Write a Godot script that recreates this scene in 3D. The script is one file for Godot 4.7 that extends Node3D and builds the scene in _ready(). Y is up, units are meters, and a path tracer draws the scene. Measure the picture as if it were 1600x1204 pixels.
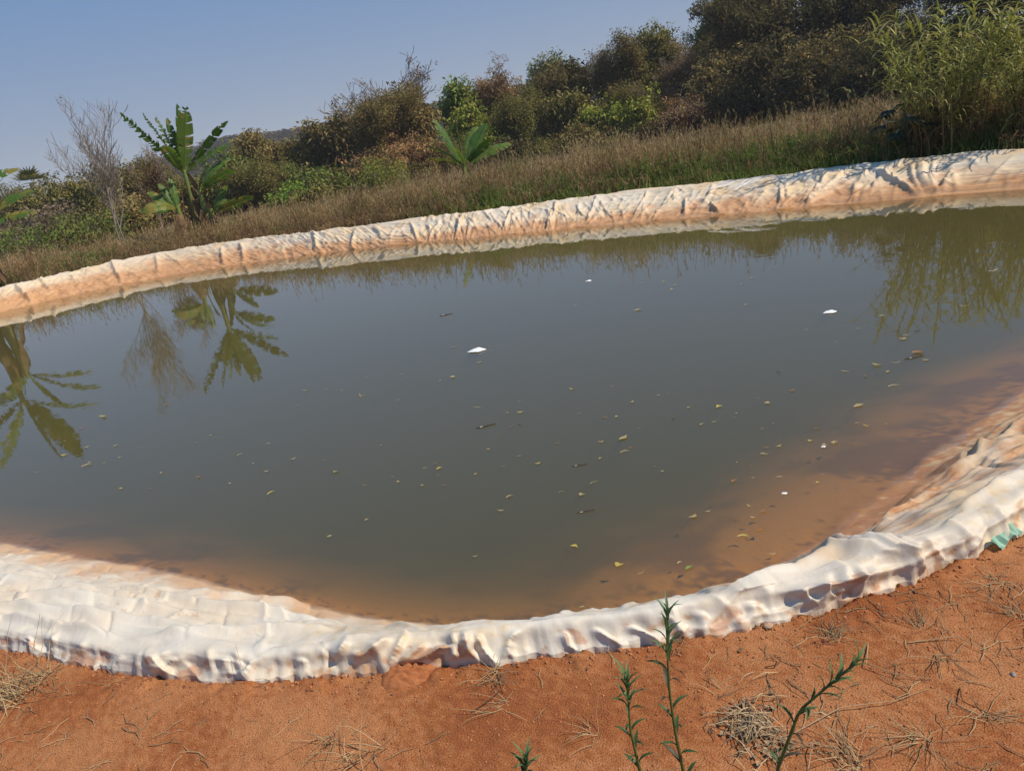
extends Node3D
# A lined earth pond in dry-season bush, seen from the bank at eye height. Water level is y = 0, the camera stands at x = z = 0.

const CENTRE := Vector2(-1.5, -11.0)      # middle of the pond; bearings are measured from here, 0 towards the camera
const WATERLINE := [[0.0130, 7.560], [0.0570, 7.820], [0.0971, 8.078], [0.1247, 8.181], [0.1603, 8.299], [0.2060, 8.447], [0.2502, 8.575], [0.2933, 8.496], [0.3411, 8.435], [0.3819, 8.336], [0.4239, 8.199], [0.4623, 8.157], [0.6036, 8.102], [0.8288, 8.139], [1.1021, 8.855], [1.3089, 10.042], [1.4395, 10.692], [1.5420, 10.404], [1.6137, 9.518], [1.6835, 8.639], [1.7773, 7.852], [1.8646, 7.244], [2.0510, 6.451], [2.1780, 6.039], [2.3906, 5.671], [2.6431, 5.593], [2.8378, 5.662], [3.0035, 5.977], [3.2593, 6.990], [3.4646, 8.230], [3.6896, 9.885], [3.8449, 11.090], [3.9759, 11.643], [4.1105, 12.010], [4.2526, 11.717], [4.4084, 10.690], [4.6670, 8.809], [5.0929, 7.001], [5.5763, 6.313], [5.9786, 6.635], [6.1286, 6.934], [6.2618, 7.365]]
const CREST := [[0.0107, 8.467, 0.36], [0.0553, 8.608, 0.36], [0.0793, 8.683, 0.37], [0.0930, 8.696, 0.37], [0.1089, 8.673, 0.37], [0.1282, 8.652, 0.38], [0.1465, 8.705, 0.38], [0.1708, 8.804, 0.37], [0.2039, 8.914, 0.37], [0.2268, 8.991, 0.38], [0.2405, 9.032, 0.38], [0.2605, 9.062, 0.38], [0.2806, 9.092, 0.37], [0.2923, 9.087, 0.37], [0.3189, 9.058, 0.37], [0.3495, 9.020, 0.38], [0.3880, 9.022, 0.39], [0.8288, 9.139, 0.42], [1.1021, 9.855, 0.42], [1.3089, 11.042, 0.42], [1.4395, 11.692, 0.42], [1.5420, 11.404, 0.42], [1.6959, 10.165, 0.42], [1.8156, 9.745, 0.42], [1.8501, 9.386, 0.42], [1.9008, 8.774, 0.42], [1.9783, 8.393, 0.42], [2.0653, 7.616, 0.42], [2.1780, 7.247, 0.42], [2.3021, 7.174, 0.42], [2.4804, 6.708, 0.42], [2.7654, 6.693, 0.42], [2.9382, 6.692, 0.42], [3.1177, 7.389, 0.42], [3.2643, 7.817, 0.42], [3.4334, 8.837, 0.42], [3.5861, 10.794, 0.42], [3.6867, 11.740, 0.42], [3.7689, 13.002, 0.42], [3.9347, 12.643, 0.42], [4.0592, 12.758, 0.42], [4.1105, 13.010, 0.42], [4.2526, 12.717, 0.42], [4.4084, 11.690, 0.42], [4.6670, 9.809, 0.42], [5.0929, 8.001, 0.42], [5.5763, 7.313, 0.42], [6.1642, 7.949, 0.34], [6.2198, 8.204, 0.35], [6.2540, 8.349, 0.35]]
const HEM := [[0.0104, 8.524, 0.28], [0.0539, 8.645, 0.28], [0.0772, 8.702, 0.28], [0.1015, 8.783, 0.28], [0.1157, 8.816, 0.28], [0.1262, 8.795, 0.28], [0.1403, 8.824, 0.28], [0.1493, 8.791, 0.28], [0.1634, 8.823, 0.28], [0.1776, 8.877, 0.28], [0.1927, 8.899, 0.28], [0.2113, 8.959, 0.28], [0.2408, 9.047, 0.28], [0.2618, 9.074, 0.28], [0.2816, 9.138, 0.28], [0.3003, 9.138, 0.28], [0.3178, 9.158, 0.28], [0.3353, 9.127, 0.28], [0.3554, 9.131, 0.28], [0.3706, 9.132, 0.28], [0.8288, 9.389, 0.33], [1.1021, 10.105, 0.33], [1.3089, 11.292, 0.33], [1.4395, 11.942, 0.33], [1.5420, 11.654, 0.33], [1.6959, 10.465, 0.40], [1.8156, 10.045, 0.40], [1.8501, 9.686, 0.40], [1.9008, 9.074, 0.40], [1.9783, 8.693, 0.40], [2.0653, 7.916, 0.40], [2.1780, 7.547, 0.40], [2.3021, 7.474, 0.40], [2.4804, 7.008, 0.40], [2.7654, 6.993, 0.40], [2.9382, 6.992, 0.40], [3.1177, 7.689, 0.40], [3.2643, 8.117, 0.40], [3.4334, 9.137, 0.40], [3.5861, 11.094, 0.40], [3.6867, 12.040, 0.40], [3.7689, 13.302, 0.40], [3.9347, 12.943, 0.40], [4.0592, 13.058, 0.40], [4.1105, 13.260, 0.33], [4.2526, 12.967, 0.33], [4.4084, 11.940, 0.33], [4.6670, 10.059, 0.33], [5.0929, 8.251, 0.33], [5.5763, 7.563, 0.33], [6.1681, 8.019, 0.28], [6.1903, 8.166, 0.28], [6.2245, 8.307, 0.28], [6.2563, 8.432, 0.28]]
const FOLDS := [[1.928, 0.87, 1.871, 0.02, 0.060, 0.070], [1.958, 0.91, 1.880, 0.10, 0.050, 0.050], [2.015, 0.75, 1.940, 0.08, 0.040, 0.050], [2.000, 0.72, 1.934, 0.15, 0.040, 0.050], [1.859, 0.73, 1.722, 0.04, 0.070, 0.080], [1.834, 0.86, 1.720, 0.07, 0.050, 0.060], [1.826, 0.88, 1.713, 0.08, 0.050, 0.060], [1.819, 0.87, 1.707, 0.08, 0.050, 0.060], [1.802, 0.84, 1.699, 0.07, 0.050, 0.060], [1.755, 0.65, 1.693, 0.09, 0.050, 0.050], [1.900, 0.89, 1.858, 0.50, 0.040, 0.050], [2.174, 0.96, 2.140, 0.51, 0.050, 0.060], [2.216, 0.57, 2.149, 0.05, 0.050, 0.060], [2.114, 0.30, 2.056, 0.03, 0.050, 0.060], [2.652, 0.61, 2.639, 0.01, 0.050, 0.060], [2.650, 0.85, 2.630, 0.10, 0.040, 0.050], [2.996, 0.93, 3.004, 0.06, 0.060, 0.060], [2.944, 0.74, 2.966, 0.01, 0.050, 0.050], [3.450, 0.94, 3.466, 0.08, 0.070, 0.080], [3.346, 0.82, 3.360, 0.04, 0.060, 0.060], [4.030, 0.95, 4.045, 0.03, 0.080, 0.080], [3.990, 0.99, 3.993, 0.36, 0.070, 0.070], [3.846, 1.06, 3.875, 0.11, 0.080, 0.080], [3.767, 0.92, 3.806, 0.14, 0.070, 0.060], [3.653, 0.81, 3.678, 0.02, 0.070, 0.070], [3.613, 0.83, 3.638, 0.04, 0.070, 0.070], [3.173, 0.84, 3.148, 0.00, 0.050, 0.050], [3.065, 0.82, 3.111, 0.00, 0.050, 0.050], [2.814, 0.98, 2.819, 0.17, 0.050, 0.050], [2.520, 0.93, 2.487, 0.08, 0.040, 0.045], [2.366, 0.93, 2.323, 0.15, 0.040, 0.045], [0.131, 1.00, 0.132, 1.30, 0.020, 0.030], [0.135, 1.03, 0.140, 1.30, 0.028, 0.050], [0.140, 1.08, 0.146, 1.30, 0.020, 0.035], [0.153, 1.18, 0.153, 1.30, 0.012, 0.020], [0.175, 1.16, 0.175, 1.30, 0.012, 0.022], [0.127, 1.14, 0.115, 1.30, 0.030, 0.035], [0.117, 1.10, 0.110, 1.30, 0.030, 0.030], [0.285, 1.26, 0.290, 1.06, 0.020, 0.045], [0.274, 1.26, 0.270, 1.11, 0.015, 0.030], [0.265, 1.25, 0.263, 1.12, 0.015, 0.030], [0.314, 1.28, 0.316, 1.05, 0.030, 0.050], [0.240, 1.00, 0.298, 0.77, 0.030, 0.050], [0.290, 0.36, 0.315, 1.02, 0.030, 0.050], [0.293, 0.68, 0.315, 1.10, 0.025, 0.040], [0.270, 0.37, 0.306, 1.02, 0.030, 0.050], [0.257, 1.09, 0.307, 1.19, 0.025, 0.045], [0.267, 0.19, 0.312, 0.80, 0.025, 0.035], [0.434, 0.11, 0.472, 0.49, 0.040, 0.045], [0.385, 0.14, 0.466, 0.52, 0.040, 0.050], [0.423, 0.34, 0.527, 0.24, 0.035, 0.040], [0.354, 0.93, 0.405, 0.86, 0.030, 0.040], [0.104, 1.01, 0.094, 1.20, 0.030, 0.030], [0.088, 0.99, 0.083, 1.16, 0.020, 0.025], [6.091, 0.49, 6.248, 0.48, 0.030, 0.030], [6.148, 0.71, 0.001, 0.53, 0.030, 0.030], [6.150, 0.88, 0.002, 0.73, 0.025, 0.028], [6.206, 0.38, 0.063, 0.37, 0.030, 0.035], [6.276, 0.89, 0.078, 0.74, 0.030, 0.030], [6.174, 0.98, 6.252, 0.93, 0.030, 0.030], [6.244, 0.18, 0.045, 0.00, 0.030, 0.030], [0.338, 1.30, 0.350, 1.16, 0.020, 0.030], [0.215, 1.02, 0.215, 1.26, 0.015, 0.020], [2.577, 0.00, 0.197, 1.26, 0.015, 0.018]]
const LEAF_SPOTS := [[-0.52, -7.73, 0.084, 0], [-0.52, -6.66, 0.060, 0], [-0.30, -5.72, 0.075, 0], [-0.27, -7.02, 0.056, 0], [-0.06, -5.51, 0.050, 0], [0.03, -5.48, 0.050, 0], [0.04, -5.72, 0.041, 0], [0.47, -5.80, 0.059, 1], [-1.73, -6.95, 0.043, 0], [-1.55, -6.85, 0.042, 1], [-1.32, -6.60, 0.107, 1], [-0.99, -6.28, 0.051, 0], [-1.00, -6.85, 0.041, 0], [-1.02, -7.05, 0.035, 0], [-0.04, -5.19, 0.069, 2], [0.01, -5.21, 0.037, 3], [-0.15, -5.09, 0.031, 2], [-0.23, -4.86, 0.030, 0], [0.23, -4.76, 0.040, 2], [0.51, -4.66, 0.039, 0], [-0.03, -4.64, 0.034, 0], [0.08, -4.49, 0.047, 1], [-0.66, -4.71, 0.049, 0], [-0.59, -4.76, 0.055, 2], [-0.56, -4.66, 0.044, 1], [-0.56, -4.56, 0.025, 1], [-0.51, -4.40, 0.060, 2], [-1.04, -4.60, 0.064, 2], [-1.29, -4.92, 0.052, 0], [-1.42, -5.16, 0.033, 0], [-0.87, -4.65, 0.029, 0], [-0.14, -4.52, 0.038, 1], [0.38, -4.06, 0.061, 0], [0.18, -4.02, 0.052, 1], [0.29, -3.96, 0.034, 0], [-0.12, -4.07, 0.048, 0], [-0.18, -3.93, 0.051, 0], [-0.66, -4.44, 0.028, 0], [-0.32, -4.48, 0.033, 0], [0.45, -5.24, 0.038, 0], [0.61, -5.06, 0.047, 2], [-1.62, -9.13, 0.036, 2], [-1.32, -9.09, 0.045, 2], [0.20, -6.92, 0.028, 2], [-0.13, -7.36, 0.044, 0], [0.11, -7.62, 0.045, 2], [0.21, -7.58, 0.052, 2], [0.59, -8.81, 0.043, 0], [0.88, -8.69, 0.051, 0], [0.92, -8.46, 0.033, 2], [1.08, -8.40, 0.050, 0], [1.46, -7.97, 0.072, 0], [1.54, -9.39, 0.093, 2], [1.80, -9.30, 0.065, 0], [2.03, -9.18, 0.046, 1], [2.09, -8.86, 0.062, 0], [2.00, -8.66, 0.052, 0], [2.33, -8.13, 0.066, 2], [2.71, -8.37, 0.043, 0], [2.90, -8.55, 0.062, 0], [2.45, -7.44, 0.062, 0], [1.98, -5.39, 0.047, 3], [1.92, -4.98, 0.044, 2], [1.66, -4.93, 0.037, 0], [1.68, -4.82, 0.042, 0], [1.41, -4.66, 0.055, 2], [1.45, -4.75, 0.026, 0], [1.38, -4.90, 0.058, 1], [1.27, -4.66, 0.040, 1], [1.19, -4.65, 0.040, 0], [1.19, -4.99, 0.042, 0], [1.02, -5.16, 0.027, 0], [0.84, -5.29, 0.049, 0], [1.14, -5.35, 0.033, 0], [1.04, -4.83, 0.031, 3], [0.69, -5.04, 0.031, 0], [0.79, -4.76, 0.035, 0], [0.66, -4.66, 0.108, 0], [0.52, -4.66, 0.039, 1], [0.68, -4.49, 0.033, 2], [0.63, -4.42, 0.065, 0], [1.50, -4.43, 0.044, 2], [1.43, -4.16, 0.037, 2], [1.50, -4.15, 0.046, 1], [1.38, -4.07, 0.045, 0], [1.59, -4.48, 0.030, 0], [1.79, -4.29, 0.044, 2], [1.69, -4.15, 0.025, 0], [0.76, -4.16, 0.031, 0], [0.78, -4.07, 0.025, 0], [1.12, -3.80, 0.051, 2], [1.36, -3.77, 0.034, 0], [3.25, -5.79, 0.066, 3], [2.98, -5.29, 0.098, 2], [2.76, -5.19, 0.083, 0], [2.63, -5.20, 0.088, 1], [2.53, -5.01, 0.034, 3], [2.62, -5.03, 0.046, 0], [2.46, -5.01, 0.045, 2], [2.51, -4.74, 0.082, 0], [2.17, -4.53, 0.083, 0], [2.04, -4.27, 0.059, 1], [2.07, -4.23, 0.059, 1], [2.17, -4.21, 0.029, 0], [1.92, -4.98, 0.044, 2], [2.38, -5.17, 0.063, 0], [3.25, -6.33, 0.056, 0], [3.13, -5.73, 0.065, 0], [3.07, -5.67, 0.065, 0], [4.76, -7.16, 0.152, 0], [5.18, -8.10, 0.056, 0], [5.48, -8.28, 0.087, 0], [3.91, -6.24, 0.073, 0], [2.93, -6.09, 0.054, 0], [2.63, -5.86, 0.026, 0], [2.58, -6.31, 0.027, 1], [3.31, -8.96, 0.093, 0], [3.26, -8.51, 0.036, 0], [3.63, -6.89, 0.038, 1], [2.95, -5.14, 0.054, 0], [1.73, -4.05, 0.037, 0], [1.80, -4.06, 0.042, 0], [1.39, -4.07, 0.054, 0], [1.12, -3.80, 0.051, 2], [0.97, -3.22, 0.060, 1], [1.07, -3.28, 0.050, 2], [1.05, -3.06, 0.047, 0], [0.89, -3.53, 0.040, 0], [1.15, -3.42, 0.063, 2], [1.08, -3.40, 0.031, 0], [1.35, -3.77, 0.030, 0], [1.57, -3.70, 0.034, 0], [1.51, -3.63, 0.025, 1], [1.80, -4.06, 0.042, 0], [1.65, -3.60, 0.051, 2], [1.69, -4.15, 0.028, 1], [1.11, -3.52, 0.044, 0], [0.17, -3.40, 0.053, 1], [0.36, -3.18, 0.058, 1], [0.44, -3.08, 0.046, 0], [0.66, -3.05, 0.050, 4], [0.63, -3.10, 0.032, 0], [-0.33, -3.48, 0.035, 0], [0.14, -2.88, 0.040, 0], [1.07, -3.28, 0.046, 2], [-0.97, -4.09, 0.036, 0], [0.80, -3.51, 0.055, 0], [-1.95, -7.07, 0.065, 1], [-1.93, -6.62, 0.041, 1], [-1.69, -4.72, 0.072, 1], [-1.83, -5.14, 0.050, 0], [-1.68, -5.30, 0.051, 0], [-2.15, -5.57, 0.048, 1], [-1.99, -5.33, 0.040, 0], [-1.97, -5.73, 0.037, 0], [-2.58, -6.17, 0.027, 0], [-2.51, -6.10, 0.033, 0], [-2.48, -5.80, 0.025, 2], [-2.67, -6.05, 0.040, 0], [-3.41, -7.57, 0.049, 0], [-3.42, -7.40, 0.048, 2], [-4.04, -7.32, 0.115, 1], [-3.51, -5.92, 0.096, 0], [-3.53, -6.01, 0.035, 0], [-3.37, -5.93, 0.034, 1], [-3.28, -6.01, 0.041, 0], [-3.16, -6.16, 0.062, 0], [-3.47, -6.35, 0.043, 0], [-3.77, -6.44, 0.052, 0], [-3.90, -6.32, 0.066, 1], [-2.72, -5.47, 0.049, 0], [-2.37, -5.24, 0.047, 2], [-2.96, -5.28, 0.043, 1], [-2.70, -5.19, 0.030, 2], [-3.96, -5.99, 0.057, 0], [-4.12, -7.07, 0.056, 2], [-2.07, -5.02, 0.025, 0]]
const HILL := [[-247, 2, -457], [-222, 8, -470], [-201, 14, -479], [-191, 17, -484], [-179, 18, -488], [-166, 20, -493], [-153, 24, -497], [-140, 25, -501], [-127, 24, -504], [-114, 24, -507], [-91, 24, -512], [-68, 23, -516], [-35, 25, -519], [7, 27, -520], [43, 27, -518], [72, 31, -515], [96, 31, -511], [129, 25, -504], [165, 15, -493], [215, 9, -474]]
const TREES := [
	["tree", "brown", 24.84, -70.56, 12.84, 8.94, "tall dark brown tree at the left end of the dark forest", "tree"],
	["tree", "dark", 28.03, -66.97, 13.58, 10.41, "tall dark tree beyond the dry grass, above the pale sapling", "tree"],
	["tree", "dark", 32.80, -67.23, 14.14, 11.44, "tall shadowy tree left of the reed clump, cut by the top of the photo", "tree"],
	["tree", "brown", 36.40, -65.35, 13.84, 12.16, "tall brown-leaved tree rising straight behind the left reed clump", "tree"],
	["tree", "dark", 38.86, -61.32, 13.15, 12.49, "dense dark tree behind the gap between the two reed clumps", "tree"],
	["tree", "dark", 40.64, -57.48, 12.30, 12.79, "dense dark tree behind the right-hand reed clump at the frame edge", "tree"],
	["tree", "dark", 42.22, -53.56, 11.33, 11.74, "dark tree at the far right end of the forest, past the reeds", "tree"],
	["shrub", "dark", 24.24, -63.75, 7.24, 7.82, "dark understorey shrub below the left end of the forest", "shrub"],
	["shrub", "brown", 27.38, -61.26, 6.86, 7.70, "brown understorey shrub behind the pale sapling", "shrub"],
	["shrub", "dark", 30.35, -58.61, 6.66, 8.20, "dark understorey shrub just left of the reed clump", "shrub"],
	["shrub", "dark", 33.49, -56.87, 6.35, 8.20, "dark understorey shrub hidden behind the reed canes", "shrub"],
	["shrub", "brown", 20.61, -65.01, 7.01, 5.10, "brown leafy shrub where the dark forest meets the lower trees", "shrub"],
	["shrub", "dark", 21.68, -61.17, 4.76, 4.96, "low black-green shrub at the grass edge below the tallest trees", "shrub"],
	["shrub", "dark", 24.01, -59.11, 4.63, 4.88, "low dark shrub at the field edge left of the pale sapling", "shrub"],
	["shrub", "dark", 27.03, -56.58, 4.52, 4.80, "low dark shrub at the field edge right of the pale sapling", "shrub"],
	["sapling", "pale", 16.53, -36.97, 1.99, 0.62, "pale grey-green sapling standing alone before the dark forest", "sapling"],
	["tree", "bright", 22.85, -75.83, 11.26, 3.29, "slender tree with a fresh green top poking above brown crowns", "tree"],
	["tree", "olive", 17.86, -70.37, 10.03, 5.73, "tall brown-olive tree left of the fresh green treetop", "tree"],
	["sparse", "rust", 19.38, -67.68, 7.79, 5.56, "twiggy reddish tree with pale bare branches under the green treetop", "tree"],
	["tree", "rust", 22.75, -68.94, 8.40, 4.83, "rusty-brown tree between the green treetop and the dark forest", "tree"],
	["palm", "green", 15.84, -77.60, 8.63, 3.03, "small fan palm showing above the brown crowns right of centre", "palm"],
	["tree", "brown", 12.16, -71.57, 8.82, 4.22, "ragged brown tree with a forked top left of the small fan palm", "tree"],
	["tree", "dark", 9.93, -74.14, 7.38, 3.73, "dark brown tree beside the forked-top tree, hill behind it", "tree"],
	["shrub", "lime", 12.18, -64.87, 5.15, 4.94, "yellow-green shrub in front of the ragged brown forked tree", "shrub"],
	["tree", "brown", 8.32, -72.12, 7.80, 3.38, "narrow dark brown tree between pale green and forked trees", "tree"],
	["tree", "pale", 7.29, -74.44, 8.25, 3.11, "pale grey-green tree beside the rusty half-bare treetop", "tree"],
	["sparse", "rust", 4.00, -70.29, 8.95, 4.68, "half-bare tree with a rusty feathery top, middle of the treeline", "tree"],
	["tree", "olive", 5.57, -67.97, 5.95, 6.24, "olive-brown tree in front of the rusty half-bare treetop", "tree"],
	["tree", "olive", 8.06, -65.51, 4.62, 4.94, "bushy olive tree left of the yellow-green shrub by the field", "tree"],
	["shrub", "brown", 9.34, -63.11, 3.05, 4.24, "brown shrub at the field edge under the bushy olive tree", "shrub"],
	["tree", "brown", 13.86, -64.53, 4.62, 4.94, "dark brown tree right of the yellow-green shrub", "tree"],
	["sparse", "rust", 15.96, -62.91, 3.93, 4.86, "low reddish twiggy tree with pale stems at the field edge", "tree"],
	["shrub", "dark", 13.68, -62.32, 2.58, 3.18, "dark low shrub with pale stems showing at the field edge", "shrub"],
	["shrub", "olive", 5.64, -62.45, 2.40, 3.65, "olive shrub at the left corner of the dry grass field", "shrub"],
	["tree", "bright", 0.16, -72.60, 7.53, 3.50, "bright green tree behind the small banana plant", "tree"],
	["tree", "lime", 1.46, -68.18, 5.50, 4.82, "yellow-green tree right behind the small banana plant", "tree"],
	["shrub", "lime", -0.94, -64.89, 3.79, 4.32, "yellow-green shrub touching the left side of the small banana", "shrub"],
	["shrub", "dark", 2.51, -63.75, 2.95, 3.71, "dark green shrub just right of the small banana plant", "shrub"],
	["sparse", "grey", -4.58, -68.05, 10.27, 9.35, "large half-bare tree with dark specks of leaves against the sky", "tree"],
	["tree", "brown", -7.12, -65.62, 6.89, 6.03, "brown tree at the left foot of the large half-bare tree", "tree"],
	["tree", "brown", -3.30, -67.02, 7.02, 6.41, "brown tree at the right foot of the large half-bare tree", "tree"],
	["shrub", "rust", -5.06, -63.60, 4.65, 6.89, "rusty brown thicket under the large half-bare tree", "shrub"],
	["shrub", "brown", -2.26, -62.66, 3.19, 3.13, "brown shrub between the rusty thicket and small banana", "shrub"],
	["tree", "brown", -12.60, -71.50, 7.11, 3.74, "ragged brown palm-like tree left of the large half-bare tree", "tree"],
	["tree", "brown", -16.98, -72.85, 6.70, 5.91, "brown-crowned tree left of the ragged palm-like tree, under the hill", "tree"],
	["tree", "olive", -14.85, -71.06, 5.60, 3.62, "olive-brown tree between the brown-crowned and palm-like trees", "tree"],
	["tree", "dark", -10.33, -71.86, 6.17, 2.78, "dark green tree at the left edge of the half-bare tree", "tree"],
	["shrub", "dark", -9.56, -63.08, 3.45, 2.65, "dark hollow shrub behind the yellow-green bush", "shrub"],
	["shrub", "lime", -5.16, -40.17, 2.38, 2.83, "yellow-green bush in front of the brown thicket, left of centre", "shrub"],
	["shrub", "green", -11.23, -60.57, 2.90, 4.61, "green bush left of the yellow-green bush", "shrub"],
	["shrub", "green", -14.10, -62.22, 3.72, 4.24, "green bush under the brown-crowned tree", "shrub"],
	["shrub", "olive", -16.99, -61.50, 5.15, 6.63, "big rounded olive-green bush right of the large banana clump", "shrub"],
	["shrub", "green", -19.62, -63.01, 5.40, 3.62, "green bush directly behind the large banana clump", "shrub"],
	["shrub", "bright", -9.52, -38.59, 1.81, 2.31, "low bright green bush at the front of the thicket", "shrub"],
	["shrub", "brown", -2.95, -40.39, 1.39, 2.36, "low brown bush right of the yellow-green bush", "shrub"],
	["shrub", "olive", -7.74, -38.22, 1.40, 1.95, "low olive bush beside the low bright green bush", "shrub"],
	["shrub", "olive", -3.84, -38.06, 0.74, 1.91, "low olive-brown bush at the grass before the yellow-green bush", "shrub"],
	["tree", "brown", -25.50, -63.25, 6.19, 3.63, "small brown-leaved tree between bare tree and banana clump", "tree"],
	["shrub", "olive", -29.91, -66.15, 6.05, 6.03, "olive-brown bush behind the tall bare tree", "shrub"],
	["shrub", "olive", -34.67, -68.76, 6.05, 7.36, "broad olive-brown bush left of the tall bare tree", "shrub"],
	["shrub", "dark", -42.64, -76.98, 6.22, 5.85, "dark green bush at the left edge under the distant palm", "shrub"],
	["shrub", "grey", -31.36, -58.08, 4.19, 6.31, "greyish dry leafless-looking bush at the left, above the grass", "shrub"],
	["shrub", "green", -17.22, -34.99, 2.05, 3.73, "dark green bush at the foot of the tall bare tree", "shrub"],
	["shrub", "bright", -17.35, -29.82, 1.90, 1.84, "small bright green bush at the left edge of the frame", "shrub"],
	["shrub", "brown", -24.78, -58.79, 3.89, 4.24, "brown bush at the foot of the bare tree, beside the banana", "shrub"],
	["shrub", "olive", -23.34, -61.73, 4.71, 3.84, "olive bush behind the left side of the large banana", "shrub"],
	["shrub", "olive", -41.26, -67.60, 6.15, 6.58, "olive bush just outside the left edge of the photo", "shrub"],
	["shrub", "brown", -16.82, -37.66, 2.24, 2.06, "low brown bush between the dark green bush and banana", "shrub"],
	["palm", "olive", -40.29, -74.85, 7.43, 3.11, "distant fan palm standing above the bushes at far left", "palm"],
]

var rng := RandomNumberGenerator.new()
var noise_a := FastNoiseLite.new()
var noise_b := FastNoiseLite.new()
var ridged := FastNoiseLite.new()
var taken := {}
var water_r := PackedFloat32Array()
var crest_r := PackedFloat32Array()
var crest_h := PackedFloat32Array()
var hem_r := PackedFloat32Array()
var hem_h := PackedFloat32Array()
const TABLE := 4096
var mats := {}

# ---------------------------------------------------------------- helpers

class Shape:
	# collects triangles given counter-clockwise; commit() writes them clockwise as Godot wants
	var v := PackedVector3Array()
	var n := PackedVector3Array()
	var c := PackedColorArray()
	var idx := PackedInt32Array()
	func vert(p: Vector3, nn := Vector3.UP, col := Color.WHITE) -> int:
		v.append(p); n.append(nn); c.append(col)
		return v.size() - 1
	func tri(a: int, b: int, d: int) -> void:
		idx.append(a); idx.append(d); idx.append(b)
	func tube(pts: Array, rad: Array, sides: int, col := Color.WHITE, col_end := Color.WHITE, cap := false) -> void:
		var prev := -1
		var side := Vector3.ZERO
		for k in pts.size():
			var p: Vector3 = pts[k]
			var dir: Vector3 = (pts[mini(k + 1, pts.size() - 1)] - pts[maxi(k - 1, 0)]).normalized()
			if k == 0:
				side = dir.cross(Vector3(0.31, 0.12, 0.94)).normalized()
				if side.length() < 0.5:
					side = dir.cross(Vector3.RIGHT).normalized()
			side = (side - dir * side.dot(dir)).normalized()
			var up := side.cross(dir)
			var first := v.size()
			var cc := col.lerp(col_end, float(k) / maxf(1.0, pts.size() - 1))
			for s in sides:
				var a := TAU * s / sides
				var o := side * cos(a) + up * sin(a)
				vert(p + o * rad[k], o, cc)
			if prev >= 0:
				for s in sides:
					var s2 := (s + 1) % sides
					tri(prev + s, first + s, first + s2)
					tri(prev + s, first + s2, prev + s2)
			prev = first
		if cap:
			var last := v.size() - sides
			var e := vert(pts[-1], (pts[-1] - pts[-2]).normalized(), col_end)
			for s in sides:
				tri(last + (s + 1) % sides, last + s, e)
	func leaf(base: Vector3, dir: Vector3, side: Vector3, l: float, w: float, droop: float, col: Color) -> void:
		# a folded, drooping blade of four faces
		var up := side.cross(dir).normalized()
		var m := base + dir * l * 0.45 + up * w * 0.1
		var tip := base + dir * l - Vector3.UP * droop * l
		var a := vert(base, up, col)
		var b := vert(m + side * w * 0.5 + up * w * 0.22, up, col)
		var d := vert(m - side * w * 0.5 + up * w * 0.22, up, col)
		var e := vert(tip, up, col)
		var f := vert(m, up, col)
		tri(a, f, b); tri(a, d, f); tri(f, e, b); tri(f, d, e)
	func commit(with_normals := true) -> ArrayMesh:
		var arr := []
		arr.resize(Mesh.ARRAY_MAX)
		arr[Mesh.ARRAY_VERTEX] = v
		if with_normals:
			arr[Mesh.ARRAY_NORMAL] = n
		arr[Mesh.ARRAY_COLOR] = c
		arr[Mesh.ARRAY_INDEX] = idx
		var m := ArrayMesh.new()
		m.add_surface_from_arrays(Mesh.PRIMITIVE_TRIANGLES, arr)
		return m
	func smooth() -> void:
		# normals from the faces that meet at each vertex
		n.fill(Vector3.ZERO)
		for k in range(0, idx.size(), 3):
			var a := idx[k]
			var b := idx[k + 2]
			var d := idx[k + 1]
			var f := (v[b] - v[a]).cross(v[d] - v[a])
			n[a] += f; n[b] += f; n[d] += f
		for k in n.size():
			n[k] = n[k].normalized()

func numbered(called: String, parent: Node) -> String:
	var key := str(parent.get_instance_id()) + called
	var k: int = taken.get(key, -1) + 1
	taken[key] = k
	return called if k == 0 else "%s_%03d" % [called, k]

func put(called: String, mesh: Mesh, mat: Material, parent: Node = self) -> MeshInstance3D:
	var o := MeshInstance3D.new()
	o.name = numbered(called, parent)
	o.mesh = mesh
	o.material_override = mat
	parent.add_child(o, true)
	return o

func scatter(called: String, mesh: Mesh, mat: Material, where: Array, tint: PackedColorArray, parent: Node = self) -> MultiMeshInstance3D:
	var mm := MultiMesh.new()
	mm.transform_format = MultiMesh.TRANSFORM_3D
	mm.use_colors = true
	mm.mesh = mesh
	mm.instance_count = where.size()
	for i in where.size():
		mm.set_instance_transform(i, where[i])
		mm.set_instance_color(i, tint[i])
	var o := MultiMeshInstance3D.new()
	o.name = numbered(called, parent)
	o.multimesh = mm
	o.material_override = mat
	parent.add_child(o, true)
	return o

func tag(o: Node, label: String, category := "", group := "", kind := "") -> void:
	if label: o.set_meta("label", label)
	if category: o.set_meta("category", category)
	if group: o.set_meta("group", group)
	if kind: o.set_meta("kind", kind)

func thing(called: String, label: String, category: String, at: Vector3, group := "") -> Node3D:
	var o := Node3D.new()
	o.name = numbered(called, self)
	add_child(o, true)
	o.position = at
	tag(o, label, category, group)
	return o

func lin(r: float, g: float, b: float) -> Color:
	return Color(r, g, b)

func srgb(r: float, g: float, b: float) -> Color:
	return Color(r, g, b).linear_to_srgb()

func tinted(rough: float, back := 0.0, spec := 0.4) -> StandardMaterial3D:
	var m := StandardMaterial3D.new()
	m.vertex_color_use_as_albedo = true
	m.roughness = rough
	m.metallic_specular = spec
	m.cull_mode = BaseMaterial3D.CULL_DISABLED
	if back > 0.0:
		m.backlight_enabled = true
		m.backlight = srgb(back, back, back * 0.75)
	return m

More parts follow.
